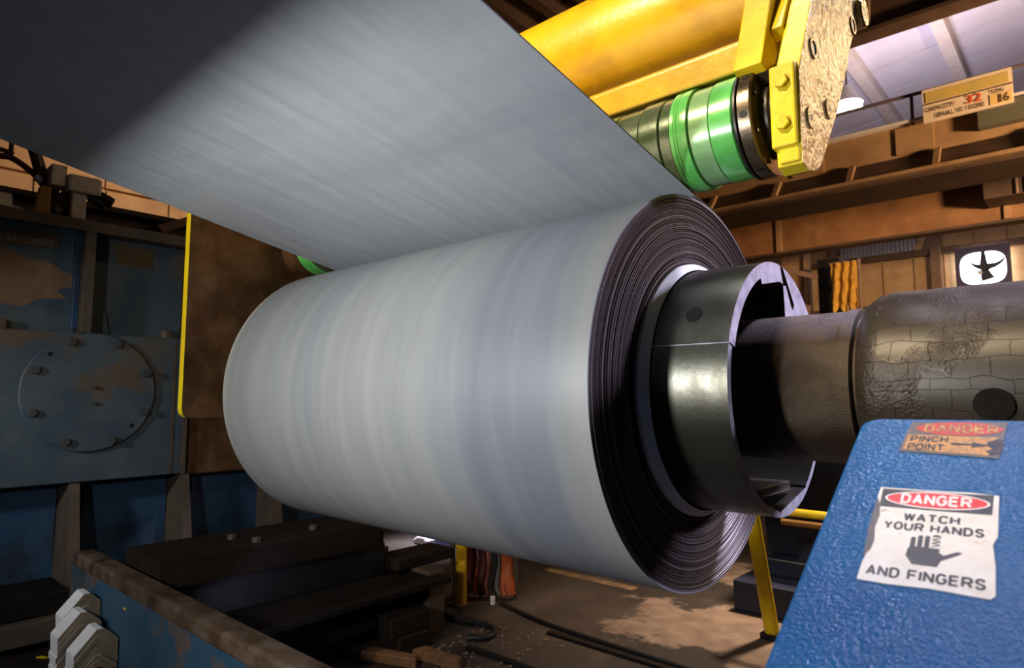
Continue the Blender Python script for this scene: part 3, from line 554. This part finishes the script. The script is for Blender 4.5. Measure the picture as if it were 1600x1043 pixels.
# left cheek plate
lpoly = [(1.125, 1.262), (2.10, 1.262), (2.10, 2.72), (1.090, 2.72), (1.087, 1.300), (1.092, 1.278), (1.105, 1.266)]
pl_ = obj('end_plate', prism(lpoly, 'X', -2.842, -2.80), M_rustpl, fr, label='brown greasy plate with yellow painted edge'); pl_.data.materials.append(M_yel)
for p in pl_.data.polygons:
    if p.normal.y < -.3: p.material_index = 1
obj('slot', box(-2.801, -2.797, 1.50, 1.545, 1.765, 1.795), M_dark, fr, bevel=.012)
obj('lug', box(-2.80, -2.76, 1.60, 1.66, 1.86, 1.97), M_rustpl, fr, bevel=.006)

# ------------------------------------------------------------------ roll added out of view, sized to cast the shadow edge on the strip
dr = thing('shadow_roll', (-4.18, -.06, 1.733), 'dark roll added under the strip, out of view, to shade it', 'roller')
obj('barrel', solid([(-3.05, .217), (-3.04, .227), (-.62, .227), (-.61, .217)], -.06, 2.222 - .232, 64), M_dark, dr, smooth=True)
obj('journal', solid([(-4.20, .055), (-3.05, .055)], -.06, 1.99, 32), M_bronze, dr, smooth=True); obj('bearing_flange', solid([(-4.198, .12), (-4.15, .12), (-4.14, .10)], -.06, 1.99, 40), M_machblue, dr, smooth=True)

# ------------------------------------------------------------------ gearbox housing at left
gx = thing('gear_housing', (-4.3, .8, 0), 'blue rusty gear housing with bolted round cover behind the beam', 'machine')
obj('back_plate', box(-5.0, -4.34, -.9, 3.0, .3, 2.28), M_machblue, gx)
obj('top_rail', box(-4.9, -4.10, -.9, 1.70, 2.285, 2.325), M_edge, gx, bevel=.006)
obj('top_rail_lip', box(-4.105, -4.085, -.9, 1.70, 2.262, 2.322), M_edge, gx)
for y0, y1, d in ((-.9, 1.040, -4.20), (1.115, 1.64, -4.30)): obj('upper_panel', box(d - .05, d, y0, y1, 1.70, 2.285), M_machblue, gx, bevel=.004)
obj('rib', box(-4.34, -4.10, 1.045, 1.097, 1.70, 2.285), M_edge, gx, bevel=.004)
obj('panel_edge', box(-4.20, -4.165, 1.015, 1.045, 1.72, 2.27), M_machblue2, gx, bevel=.004)
obj('slanted_gusset', prism([(1.10, 1.70), (1.235, 1.70), (1.155, 2.06), (1.10, 2.28)], 'X', -4.30, -4.27), M_machblue, gx)
for y0, y1, z0, z1 in ((.45, .985, 1.84, 2.10),):
    pp = [(y0 + (y1 - y0) * (.5 + .52 * math.cos(t) * (1 + .16 * math.sin(3 * t + 1) + .12 * math.sin(7 * t) + .07 * math.cos(11 * t)) / max(abs(math.cos(t)), abs(math.sin(t))) ** .6), z0 + (z1 - z0) * (.5 + .5 * math.sin(t) * (1 + .14 * math.cos(4 * t) + .1 * math.sin(9 * t)) / max(abs(math.cos(t)), abs(math.sin(t))) ** .6)) for t in [2 * PI * k / 60 for k in range(60)]]
    obj('rust_patch', prism(pp, 'X', -4.20, -4.1985), M_rust, gx)
obj('cover_body', box(-4.34, -4.10, -.9, 1.62, .893, 1.697), M_machblue, gx, bevel=.008)
obj('weld_strip', box(-4.101, -4.094, 1.535, 1.548, .90, 1.69), M_edge, gx)
obj('right_body', box(-4.6, -4.12, 1.64, 2.6, .88, 1.69), M_rustpl, gx, bevel=.01)
obj('edge_angle', box(-4.14, -4.085, 1.600, 1.622, .893, 1.30), M_edge, gx)
rc = obj('round_cover', solid([(-4.10, .322), (-4.078, .322), (-4.072, .316)], 1.106, 1.376, 72), M_machblue, gx, smooth=True)
for k in range(8):
    a = math.radians(22 + 45 * k); hexbolt((-4.073, 1.106 + .285 * math.cos(a), 1.376 + .285 * math.sin(a)), (1, 0, 0), .024, .03, M_bolt, rc)
for a in (135, -42): obj('dowel_hole', cyl((-4.073, 1.106 + .28 * math.cos(math.radians(a)), 1.376 + .28 * math.sin(math.radians(a))), (-4.070, 1.106 + .28 * math.cos(math.radians(a)), 1.376 + .28 * math.sin(math.radians(a))), .012, 12), M_dark, rc)
for z in (1.40, 1.315): hexbolt((-4.073, 1.115, z), (1, 0, 0), .012, .025, M_bolt, rc)
for y in (.70, 1.50): hexbolt((-4.15, y, 1.695), (0, 0, 1), .034, .05, M_edge, gx)
obj('corner_bolt', solid([(-4.10, .022), (-4.07, .022)], 1.59, 1.775, 14), M_edge, gx)
for y0, y1 in ((-.2, .40), (.45, 1.03), (1.16, 1.60), (1.75, 2.2), (2.3, 2.7)): obj('lower_panel', box(-4.36, -4.30, y0, y1, .36, .895), M_machblue2, gx)
for y in (.41, 1.09, 1.66, 2.24):
    obj('gusset', ([(-4.32, y - .05, .893), (-4.12, y - .05, .893), (-4.0, y - .06, .34), (-4.32, y - .06, .34), (-4.32, y, .893), (-4.12, y, .893), (-4.0, y, .34), (-4.32, y, .34)], [(0, 1, 2, 3), (7, 6, 5, 4), (0, 4, 5, 1), (1, 5, 6, 2), (2, 6, 7, 3), (3, 7, 4, 0)]), M_edge, gx)
obj('base_step', box(-4.6, -3.96, -.9, 3.0, .27, .375), M_sill, gx, bevel=.006); obj('base_plate', box(-4.6, -3.90, -.9, 3.0, .16, .265), M_edge, gx, bevel=.006); obj('foot', box(-4.6, -4.0, -.9, 3.0, 0, .16), M_machblue2, gx); obj('toe_plate', box(-4.0, -3.56, -.9, .975, .0, .125), M_timber, gx, bevel=.006)
npl = obj('name_plate', box(-4.20, -4.193, .55, .945, 2.155, 2.235), M_castp, gx); text('Mittal', Vector((-4.193, .55, 2.155)), Y_, Z_, X_, .02, .20, .015, .065, M_castl, npl, .01, .002); text('Gear', Vector((-4.193, .55, 2.155)), Y_, Z_, X_, .235, .375, .015, .065, M_castl, npl, .01, .002)
cpl = obj('caution_plate', box(-4.30, -4.295, 1.262, 1.455, 2.135, 2.255), M_casty, gx); text('CAUTION', Vector((-4.295, 1.262, 2.135)), Y_, Z_, X_, .035, .165, .085, .112, M_castl, cpl, .01, .001)
for k in range(3): obj('print_line', box(-4.296, -4.2945, 1.275 + .02 * (k % 2), 1.44 - .015 * k, 2.15 + .02 * k, 2.156 + .02 * k), M_inkb, cpl)

# valves and hoses on top of the housing
vs = thing('hydraulic_valve', (-4.5, 1.05, 2.325), 'chalky white valve post with black hose couplings on the housing', 'valve')
obj('post', box(-4.53, -4.43, 1.045, 1.120, 2.325, 2.60), M_valve, vs, bevel=.008); obj('manifold', box(-4.58, -4.42, .935, 1.012, 2.575, 2.70), M_valve, vs, bevel=.006)
obj('head', box(-4.56, -4.4, 1.015, 1.19, 2.555, 2.66), M_valve, vs, bevel=.015); obj('coupling', cyl((-4.45, 1.10, 2.60), (-4.45, 1.26, 2.535), .035, 14), M_rubber, vs); obj('spout', cyl((-4.45, 1.14, 2.545), (-4.45, 1.215, 2.51), .028, 14), M_rubber, vs)
dbx = thing('pump_box', (-4.55, .99, 2.325), 'black pump box between amber bracket and white valve post', 'box')
obj('body', box(-4.7, -4.46, .94, 1.035, 2.325, 2.55), M_dark, dbx, bevel=.01); obj('dial', solid([(-4.46, .022), (-4.45, .018)], .985, 2.44, 18), M_edge, dbx)
ab = thing('bracket', (-4.45, .9, 2.325), 'amber tapered bracket standing on the housing top', 'bracket')
obj('upright', prism([(.85, 2.325), (.935, 2.325), (.935, 2.55), (.885, 2.55)], 'X', -4.46, -4.40), M_amber, ab, bevel=.004); obj('base', box(-4.5, -4.38, .84, .94, 2.325, 2.34), M_amber, ab)
hs = thing('hydraulic_hose', (-4.5, .9, 2.56), 'dark red hydraulic hoses dropping to the valve at far left', 'hose')
obj('hose', tube([(-4.5, .5, 2.74), (-4.5, .68, 2.70), (-4.5, .76, 2.70), (-4.5, .86, 2.64), (-4.5, .93, 2.56)], .018), M_darkred, hs)
obj('hose', tube([(-4.5, .45, 2.76), (-4.5, .72, 2.735), (-4.5, .765, 2.72)], .014), M_darkred, hs); obj('riser', cyl((-4.52, .757, 2.70), (-4.52, .76, 2.95), .012, 10), M_rubber, hs)
obj('hose', tube([(-4.5, .80, 2.95), (-4.5, .86, 2.78), (-4.5, .895, 2.66), (-4.5, .90, 2.60)], .032), M_darkred, hs); obj('fitting', cyl((-4.49, .875, 2.625), (-4.49, .905, 2.60), .022, 12), M_cut, hs)
gl = thing('grey_motor', (-4.45, .72, 2.325), 'pale grey rounded motor on the housing at the left frame edge', 'motor')
obj('casing', cyl((-4.45, .55, 2.405), (-4.45, .755, 2.40), .08, 24), M_valve, gl, smooth=True); obj('end_cap', cyl((-4.45, .755, 2.375), (-4.45, .82, 2.365), .045, 18), M_valve, gl, smooth=True); obj('foot', box(-4.52, -4.38, .58, .74, 2.325, 2.345), M_edge, gl)
dk = thing('rear_channel', (-6, 1.5, 2.7), 'dark brown channel running behind the gear housing top', 'beam')
obj('web', box(-6.2, -6.0, -1, 3.2, 2.40, 2.86), M_girddark, dk); obj('flange', box(-6.2, -5.9, -1, 3.2, 2.86, 2.90), M_girddark, dk)
for y in (0., 3.0): obj('leg', box(-6.2, -6.05, y, y + .15, 0, 2.4), M_girddark, dk)
obj('strut', framed_prism([(2.0, 2.80), (2.05, 2.74), (2.40, 2.93), (2.40, 3.0)], Vector((-5.9, 0, 0)), Y_, Z_, X_, 0, .06), M_joist, dk)

# ------------------------------------------------------------------ barrier beam and edge protectors at lower left
bb = thing('barrier_beam', (-2.4, 1.03, 0), 'blue steel beam with worn rusty top flange running to lower left', 'beam')
obj('top_flange', box(-3.76, -.9, .985, 1.075, .535, .60), M_beamtop, bb, bevel=.012); obj('web', box(-3.74, -.9, 1.010, 1.05, .02, .535), M_beamblue, bb); obj('bottom_flange', box(-3.76, -.9, .975, 1.085, 0, .03), M_beamtop, bb)
obj('end_plate', box(-3.80, -3.74, .99, 1.07, 0, .57), M_machblue, bb, bevel=.004); obj('end_stiffener', box(-3.68, -3.64, .985, 1.01, .03, .535), M_machblue, bb)
obj('paint_chip', box(-3.10, -3.08, 1.006, 1.0095, .462, .470), M_yel, bb)
blk = thing('support_block', (-3.4, .93, 0), 'dark timber block carrying the stacks of edge protectors', 'block')
obj('block', box(-3.53, -3.08, .80, 1.0, 0, .11), M_timber, blk, bevel=.006); obj('strap', box(-3.40, -3.36, .795, 1.004, .0, .114), M_dark, blk)
TH = .024
def chevron(x0, l, yc, z, w=.088, wr=.07):     # angle-shaped protector, apex up
    prof = [(yc - w, z - .085), (yc - .012, z), (yc + .012, z), (yc + wr, z - .050 * wr / .07), (yc + wr, z - .050 * wr / .07 - TH), (yc + .010, z - TH), (yc - .010, z - TH), (yc - w, z - .085 - TH)]
    return prism(prof, 'X', x0, x0 + l)
ORD = ['topmost', 'second from the top', 'third from the top', 'fourth from the top', 'fifth from the top', 'sixth from the top', 'seventh from the top', 'lowest']
for nm, x0, yc, ztop, cnt in (('rear', -3.49, .950, .483, 8), ('middle', -3.365, .905, .440, 7), ('front', -3.235, .932, .395, 6)):
    zz = ztop
    for k in range(cnt):
        t = thing('edge_protector', (x0, yc, zz - .11), f'white faced brown edge protector, {ORD[k] if k < cnt - 1 else "lowest"} of the {nm} stack beside blue beam', 'edge protector', 'edge protectors stacked beside the blue beam')
        dx = random.uniform(-.003, .003) if k else 0; dy = random.uniform(-.004, .004) if k else 0
        c = obj('angle_board', chevron(x0 + dx, .108, yc + dy, zz, wr=min(.07, 1.003 - yc)), M_card, t); c.data.materials.append(M_white)
        for p in c.data.polygons:
            if abs(p.normal.x) < .5 and p.normal.z > -.3: p.material_index = 1
        zz -= TH + .0012
yl = thing('edge_protector', (-3.06, .955, 0), 'small blue grey angle piece in front of the front stack', 'edge protector')
obj('angle_board', chevron(-3.10, .09, .955, .225, .045, .04), mat('blue_grey_board', (.22, .26, .32), None, rough=.5), yl, bevel=.0015); obj('prop', box(-3.09, -3.03, .935, .975, .0, .195), M_timber, yl)
for (x, y, a, lb) in ((-3.80, .87, .4, 'yellow plastic shard on the dark base near the left frame edge'), (-3.76, .93, 1.3, 'yellow plastic shard lying closest to the edge protector stacks')):
    p0 = Vector((x, y, .126)); e1 = Vector((math.cos(a), math.sin(a), 0)); e2 = Vector((-math.sin(a), math.cos(a), 0))
    tag(obj('plastic_shard', framed_prism([(0, 0), (.05, .008), (.055, .022), (.006, .02)], p0, e1, e2, Z_, .0, .004), M_yel), lb, 'shard')

# ------------------------------------------------------------------ sills and timbers beneath the coil
sl = thing('skid_frame', (-3.3, 2.2, 0), 'dark stepped steel skid frame lying beneath the coil', 'frame')
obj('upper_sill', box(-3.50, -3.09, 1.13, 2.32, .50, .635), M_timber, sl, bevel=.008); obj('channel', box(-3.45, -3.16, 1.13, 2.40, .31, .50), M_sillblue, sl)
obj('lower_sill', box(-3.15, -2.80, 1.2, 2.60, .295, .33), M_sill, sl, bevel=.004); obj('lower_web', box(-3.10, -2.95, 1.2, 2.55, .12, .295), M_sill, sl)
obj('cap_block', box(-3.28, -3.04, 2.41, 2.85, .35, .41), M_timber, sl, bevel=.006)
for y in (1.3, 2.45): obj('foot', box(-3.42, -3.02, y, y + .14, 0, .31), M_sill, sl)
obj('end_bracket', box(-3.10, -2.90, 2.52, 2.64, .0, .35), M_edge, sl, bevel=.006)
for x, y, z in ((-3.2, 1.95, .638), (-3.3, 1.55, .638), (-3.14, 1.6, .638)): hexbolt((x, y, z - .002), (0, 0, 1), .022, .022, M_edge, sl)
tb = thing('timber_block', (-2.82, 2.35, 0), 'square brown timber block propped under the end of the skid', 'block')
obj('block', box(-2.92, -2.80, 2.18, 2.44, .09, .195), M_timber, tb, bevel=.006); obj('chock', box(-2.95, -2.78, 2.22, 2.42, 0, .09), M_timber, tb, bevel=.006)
for nm, x0, y0, l, a, lb in (('timber_scrap', -2.90, 2.06, .32, .35, 'orange brown timber scrap at the bottom edge of the frame'), ('timber_scrap', -2.72, 2.25, .30, .15, 'long split timber scrap beside the floor debris')):
    e1 = Vector((math.cos(a), math.sin(a), 0)); e2 = Vector((-math.sin(a), math.cos(a), 0))
    tag(obj(nm, framed_prism([(0, 0), (l, .01), (l - .03, .07), (.02, .08)], Vector((x0, y0, 0)), e1, e2, Z_, 0, .05), mat('orange_timber', (.17, .08, .03), (.10, .05, .025), 20, .7), bevel=.006), lb, 'timber')

# post, hoses and cables on the floor
po = thing('safety_post', (-3.16, 3.02, 0), 'slim yellow post standing beside the orange hoses under the coil', 'post')
obj('pipe', cyl((-3.16, 3.02, 0), (-3.16, 3.02, .62), .036, 20), M_yelp, po, smooth=True); obj('base_plate', box(-3.22, -3.10, 2.96, 3.08, 0, .012), M_edge, po)
hr = thing('hose_rack', (-3.2, 3.3, 0), 'tangle of orange and dark red hoses hanging on a low rack', 'hoses')
for i, (dx, m, r_) in enumerate(((.0, M_darkred, .03), (.055, M_darkred, .035), (.10, M_orange, .022), (.15, M_darkred, .03), (.20, mat('pink_hose', (.35, .12, .10), None, rough=.5), .017), (.245, M_rubber, .02), (.285, mat('grey_hose', (.12, .12, .11), None, rough=.5), .016), (.325, M_orange, .03), (.36, M_orange, .036))):
    x = -3.30 + dx * .78; y = 3.16 + dx * .45
    obj('hose', tube([(x, y, .52), (x + .012 * math.sin(i * 2), y, .38), (x - .014 * math.cos(i * 3), y + .01, .22), (x + .02 * math.sin(i), y - .01, .07), (x + .03, y - .01, .02 + r_ * .3)], r_, 10, 5), m, hr, smooth=True)
obj('rail', cyl((-3.36, 3.13, .53), (-2.98, 3.35, .53), .02, 12), M_edge, hr)
for x, y in ((-3.36, 3.13), (-2.98, 3.35)): obj('leg', cyl((x, y, 0), (x, y, .53), .018, 10), M_edge, hr)
obj('plug', cyl((-3.02, 3.17, 0), (-3.02, 3.17, .05), .016, 12), M_letw, hr)
tag(obj('floor_cable', tube([(-2.98, 3.20, .012), (-2.70, 3.13, .012), (-2.45, 3.09, .012), (-2.0, 3.07, .012), (-1.4, 3.06, .012), (-.4, 3.05, .012)], .012, 8, 6), M_rubber, smooth=True), 'long black cable running across the floor from the hose rack', 'cable')
tag(obj('floor_bar', box(-2.42, -.3, 2.985, 3.025, 0, .016), M_dark), 'thin dark steel bar lying along the long floor cable', 'bar')
tag(obj('floor_pipe', tube([(-2.60, 2.53, .014), (-2.3, 2.54, .014), (-1.6, 2.53, .014), (-.6, 2.52, .014)], .014, 8, 4), M_rubber, smooth=True), 'black pipe on the floor at the bottom of the picture', 'pipe')
tag(obj('curved_hose', tube([(-3.16, 2.86, .02), (-3.0, 2.78, .02), (-2.80, 2.82, .02), (-2.66, 2.80, .02), (-2.60, 2.70, .02), (-2.68, 2.62, .02)], .017, 10, 8), M_rubber, smooth=True), 'black hose curving on the floor below the yellow post', 'hose')
dm = MB()
for k in range(150):
    x = random.uniform(-2.76, -2.2); y = random.uniform(2.25, 2.95); s = random.uniform(.003, .011); dm.add(box(x - s, x + s * random.uniform(.4, 1), y - s, y + s, -.001, s * .7))
o = tag(obj('floor_debris', dm, mat('pale_grit', (.22, .17, .13), (.10, .07, .05), 60, .7)), 'scattered pale grit and chips on the floor', 'debris'); o['kind'] = 'stuff'
obj('stain_strip', box(-3.3, -2.5, 4.03, 4.12, -.01, .0015), mat('faded_floor_paint', (.26, .16, .07), (.15, .10, .07), 9, .7, lo=.45, hi=.55), fl)
tag(obj('wooden_batten', box(-4.3, -3.5, 4.22, 4.34, 0, .10), M_dark, bevel=.006), 'dark batten on the floor behind the orange hoses', 'batten')
ws = thing('plastic_sack', (-4.68, 4.0, 0), 'small bright white plastic sack glimpsed under the coil', 'sack')
obj('sack', prism([(-4.78, 0), (-4.60, 0), (-4.585, .045), (-4.63, .085), (-4.72, .08), (-4.785, .04)], 'Y', 3.95, 4.08), mat('white_sack', (.85, .82, .88), None, rough=.6), ws, bevel=.02); obj('tie', cyl((-4.67, 4.01, .075), (-4.67, 4.01, .11), .014, 10), M_white, ws)
bt = thing('plastic_tub', (-4.46, 4.06, 0), 'violet blue plastic tub beside the white sack under the coil', 'tub')
obj('tub', cyl((-4.46, 4.06, 0), (-4.46, 4.06, .075), .085, 24, .095), M_bluepl, bt, smooth=True); obj('lid', cyl((-4.46, 4.06, .075), (-4.46, 4.06, .085), .1, 24), M_bluepl, bt)

# ------------------------------------------------------------------ yellow rail and navy machine behind the blue guard
yr = thing('guard_rail', (-1.25, 3.75, 0), 'yellow tubular guard rail with slanted leg behind the mandrel', 'rail')
obj('top_rail', cyl((-1.47, 3.6, .735), (-.3, 3.6, .735), .022, 16), M_yel, yr, smooth=True); obj('leg', cyl((-1.465, 3.6, .735), (-1.44, 3.78, .03), .040, 16), M_yel, yr, smooth=True); obj('leg', cyl((-.4, 3.6, .735), (-.35, 3.78, .03), .040, 16), M_yel, yr, smooth=True)
for x in (-1.44, -.35): obj('foot', box(x - .05, x + .05, 3.73, 3.83, 0, .03), M_dark, yr)
nm_ = thing('drive_base', (-1.0, 4.4, 0), 'dark navy machine base behind the yellow guard rail', 'machine')
obj('base', box(-1.80, .6, 4.10, 5.3, .0, .19), M_navy, nm_, bevel=.01); obj('step', box(-1.70, .6, 4.35, 5.2, .19, .30), M_navy, nm_, bevel=.01)
obj('column', prism([(-1.72, .30), (.6, .30), (.6, 1.38), (-1.62, 1.38), (-1.78, 1.1)], 'Y', 4.5, 5.1), M_navy, nm_, bevel=.01); obj('brace', prism([(-1.5, .3), (-1.30, .3), (-.85, .9), (-.95, .98)], 'Y', 4.36, 4.42), M_navy, nm_); obj('pipe', cyl((-1.55, 4.3, .55), (-.95, 4.3, .55), .02, 10), M_amber, nm_)

# ------------------------------------------------------------------ blue guard in the foreground with its danger stickers
e = math.radians(28); E2 = Vector((0, math.cos(e), math.sin(e))); EN = Vector((0, -math.sin(e), math.cos(e))); P0 = Vector((0, 1.15, 1.3145))
gd = thing('machine_guard', (.1, .8, 0), 'glossy blue sloping machine guard with two danger stickers', 'guard')
cor = [(-.279 + .030 - .030 * math.cos(t), -.026 + .026 * math.sin(t)) for t in [PI / 2 * k / 8 for k in range(9)]]
poly = [(-.272, -.80)] + [(a, b + .0055 * (a + .28) / .3) for a, b in cor] + [(.62, .012), (.62, -.80)]
obj('sloping_cover', framed_prism(poly, P0, X_, E2, EN, -.012, 0), M_bluepaint, gd, bevel=.004)
obj('side_skirt', framed_prism([(-.270, -.80), (-.268, -.03), (-.256, -.03), (-.258, -.80)], P0, X_, E2, EN, -.16, -.012), M_bluepaint, gd)
obj('pedestal', prism([(.45, 0), (1.08, 0), (1.08, 1.16), (.45, .83)], 'X', -.15, .6), M_navy, gd)
def sticker_frame(cx, cv, rot):
    a = math.radians(rot); u = X_ * math.cos(a) + E2 * math.sin(a); q = -X_ * math.sin(a) + E2 * math.cos(a)
    return P0 + X_ * cx + E2 * cv, u, q
def oval(cu, cv, a, b, n=40): return [(cu + a * math.cos(2 * PI * k / n), cv + b * math.sin(2 * PI * k / n)) for k in range(n)]
# big sticker, .127 x .182, origin at its lower left corner
so, su, sv = sticker_frame(-.2165, -.3665, 2.0)
W_, H_ = .1270, .181
edge = [(0, 0), (.03, -.0015), (.07, .001), (W_ - .004, -.002), (W_, .004), (W_ - .001, .05), (W_ - .004, .085), (W_, .10), (W_, H_ - .003), (.10, H_), (.05, H_ - .001), (.0, H_), (-.001, .15), (.004, .12), (.002, .09), (.005, .06), (.001, .03)]
s1 = obj('danger_sticker', framed_prism(edge, so, su, sv, EN, .0003, .0010), M_stickw, gd, label='white sticker reading danger watch your hands and fingers')
def flat(name, pl, m, par, lift, o_=None): return obj(name, framed_prism(pl, (o_ or (so, su, sv))[0], (o_ or (so, su, sv))[1], (o_ or (so, su, sv))[2], EN, lift - .0002, lift), m, par)
flat('header', [(.004, H_ - .042), (.060, H_ - .043), (W_ - .006, H_ - .0425), (W_ - .005, H_ - .003), (.08, H_ - .004), (.003, H_ - .003)], M_stickk, s1, .0013)
flat('worn_edge', [(-.001, .16), (.004, .143), (.007, .12), (.005, .095), (.008, .07), (.006, .052), (.001, .04), (-.0015, .09)], M_stickg, s1, .0013)
flat('oval_rim', oval(W_ * .5, H_ - .0225, .0555, .0175), M_letw, s1, .0015); flat('red_oval', oval(W_ * .5, H_ - .0225, .0530, .0152), M_stickr, s1, .0017)
stroke_text('DANGER', so, su, sv, EN, .026, .101, H_ - .0335, H_ - .0115, M_letw, s1, .36, .0019)
stroke_text('WATCH', so, su, sv, EN, .033, .091, .1135, .1295, M_stickk, s1)
stroke_text('YOUR HANDS', so, su, sv, EN, .014, .115, .0945, .1105, M_stickk, s1)
stroke_text('AND FINGERS', so, su, sv, EN, .007, .119, .009, .0265, M_stickk, s1)
# black hand: four fingers up, thumb to the right, injured index shown by zigzag
palm = [(.050, .036), (.074, .036), (.077, .047), (.093, .060), (.096, .0645), (.091, .065), (.079, .0565), (.0745, .060), (.0745, .067), (.046, .067), (.0435, .062), (.0425, .050)]
flat('hand_palm', palm, M_stickk, s1, .0013)
for a, b, t0 in ((.0450, .0500, .084), (.0520, .0570, .088), (.0590, .0640, .0885)):
    flat('hand_finger', [(a, .066), (b, .066), (b, t0 - .002), (b - .0012, t0), (a + .0012, t0), (a, t0 - .002)], M_stickk, s1, .0013)
zz = [(.0662, .070), (.0745, .0735), (.0662, .0765), (.0745, .0795), (.0662, .0825), (.0745, .0855)]
for (a, b), (c, d) in zip(zz[:-1], zz[1:]): flat('zigzag_finger', [(a, b - .0007), (c, d - .0007), (c, d + .0007), (a, b + .0007)], M_stickk, s1, .0013)
flat('fingertip', [(.0662, .0870), (.0748, .0880), (.0738, .0905), (.0705, .0918), (.067, .0905)], M_stickk, s1, .0013)
# small worn sticker above
o2 = sticker_frame(-.2155, -.0945, .6); W2, H2 = .1210, .0865
s2 = obj('danger_sticker', framed_prism([(0, 0), (.06, -.004), (W2 - .006, -.008), (W2 - .003, .04), (W2, H2), (.05, H2 - .001), (.006, H2 - .002), (.002, .04)], o2[0], o2[1], o2[2], EN, .0003, .0010), M_stickg, gd, label='worn orange and red pinch point danger sticker')
flat('red_oval', oval(.0655, .0655, .0520, .0185), M_stickrw, s2, .0013, o2); flat('orange_field', [(.004, .006), (.035, .004), (.05, .002), (.085, .0), (.104, -.002), (.108, .014), (.102, .020), (.109, .036), (.115, .044), (.05, .0455), (.006, .046)], M_sticko, s2, .0013, o2)
stroke_text('DANGER', o2[0], o2[1], o2[2], EN, .024, .112, .054, .077, M_lety, s2, .34, .0016)
stroke_text('PINCH', o2[0], o2[1], o2[2], EN, .010, .056, .0265, .0425, M_stickk, s2, .32, .0016); stroke_text('POINT', o2[0], o2[1], o2[2], EN, .009, .052, .004, .0215, M_stickk, s2, .32, .0016)
flat('arrow', [(.060, .021), (.084, .021), (.084, .0155), (.106, .0225), (.084, .0300), (.084, .0255), (.060, .0265)], M_stickk, s2, .0016, o2)
for pl in ([(.100, .030), (.112, .040), (.118, .038), (.119, .02), (.116, .004), (.106, .0), (.100, .008), (.107, .014), (.102, .022)],): flat('worn_patch', pl, M_stickk, s2, .0015, o2)
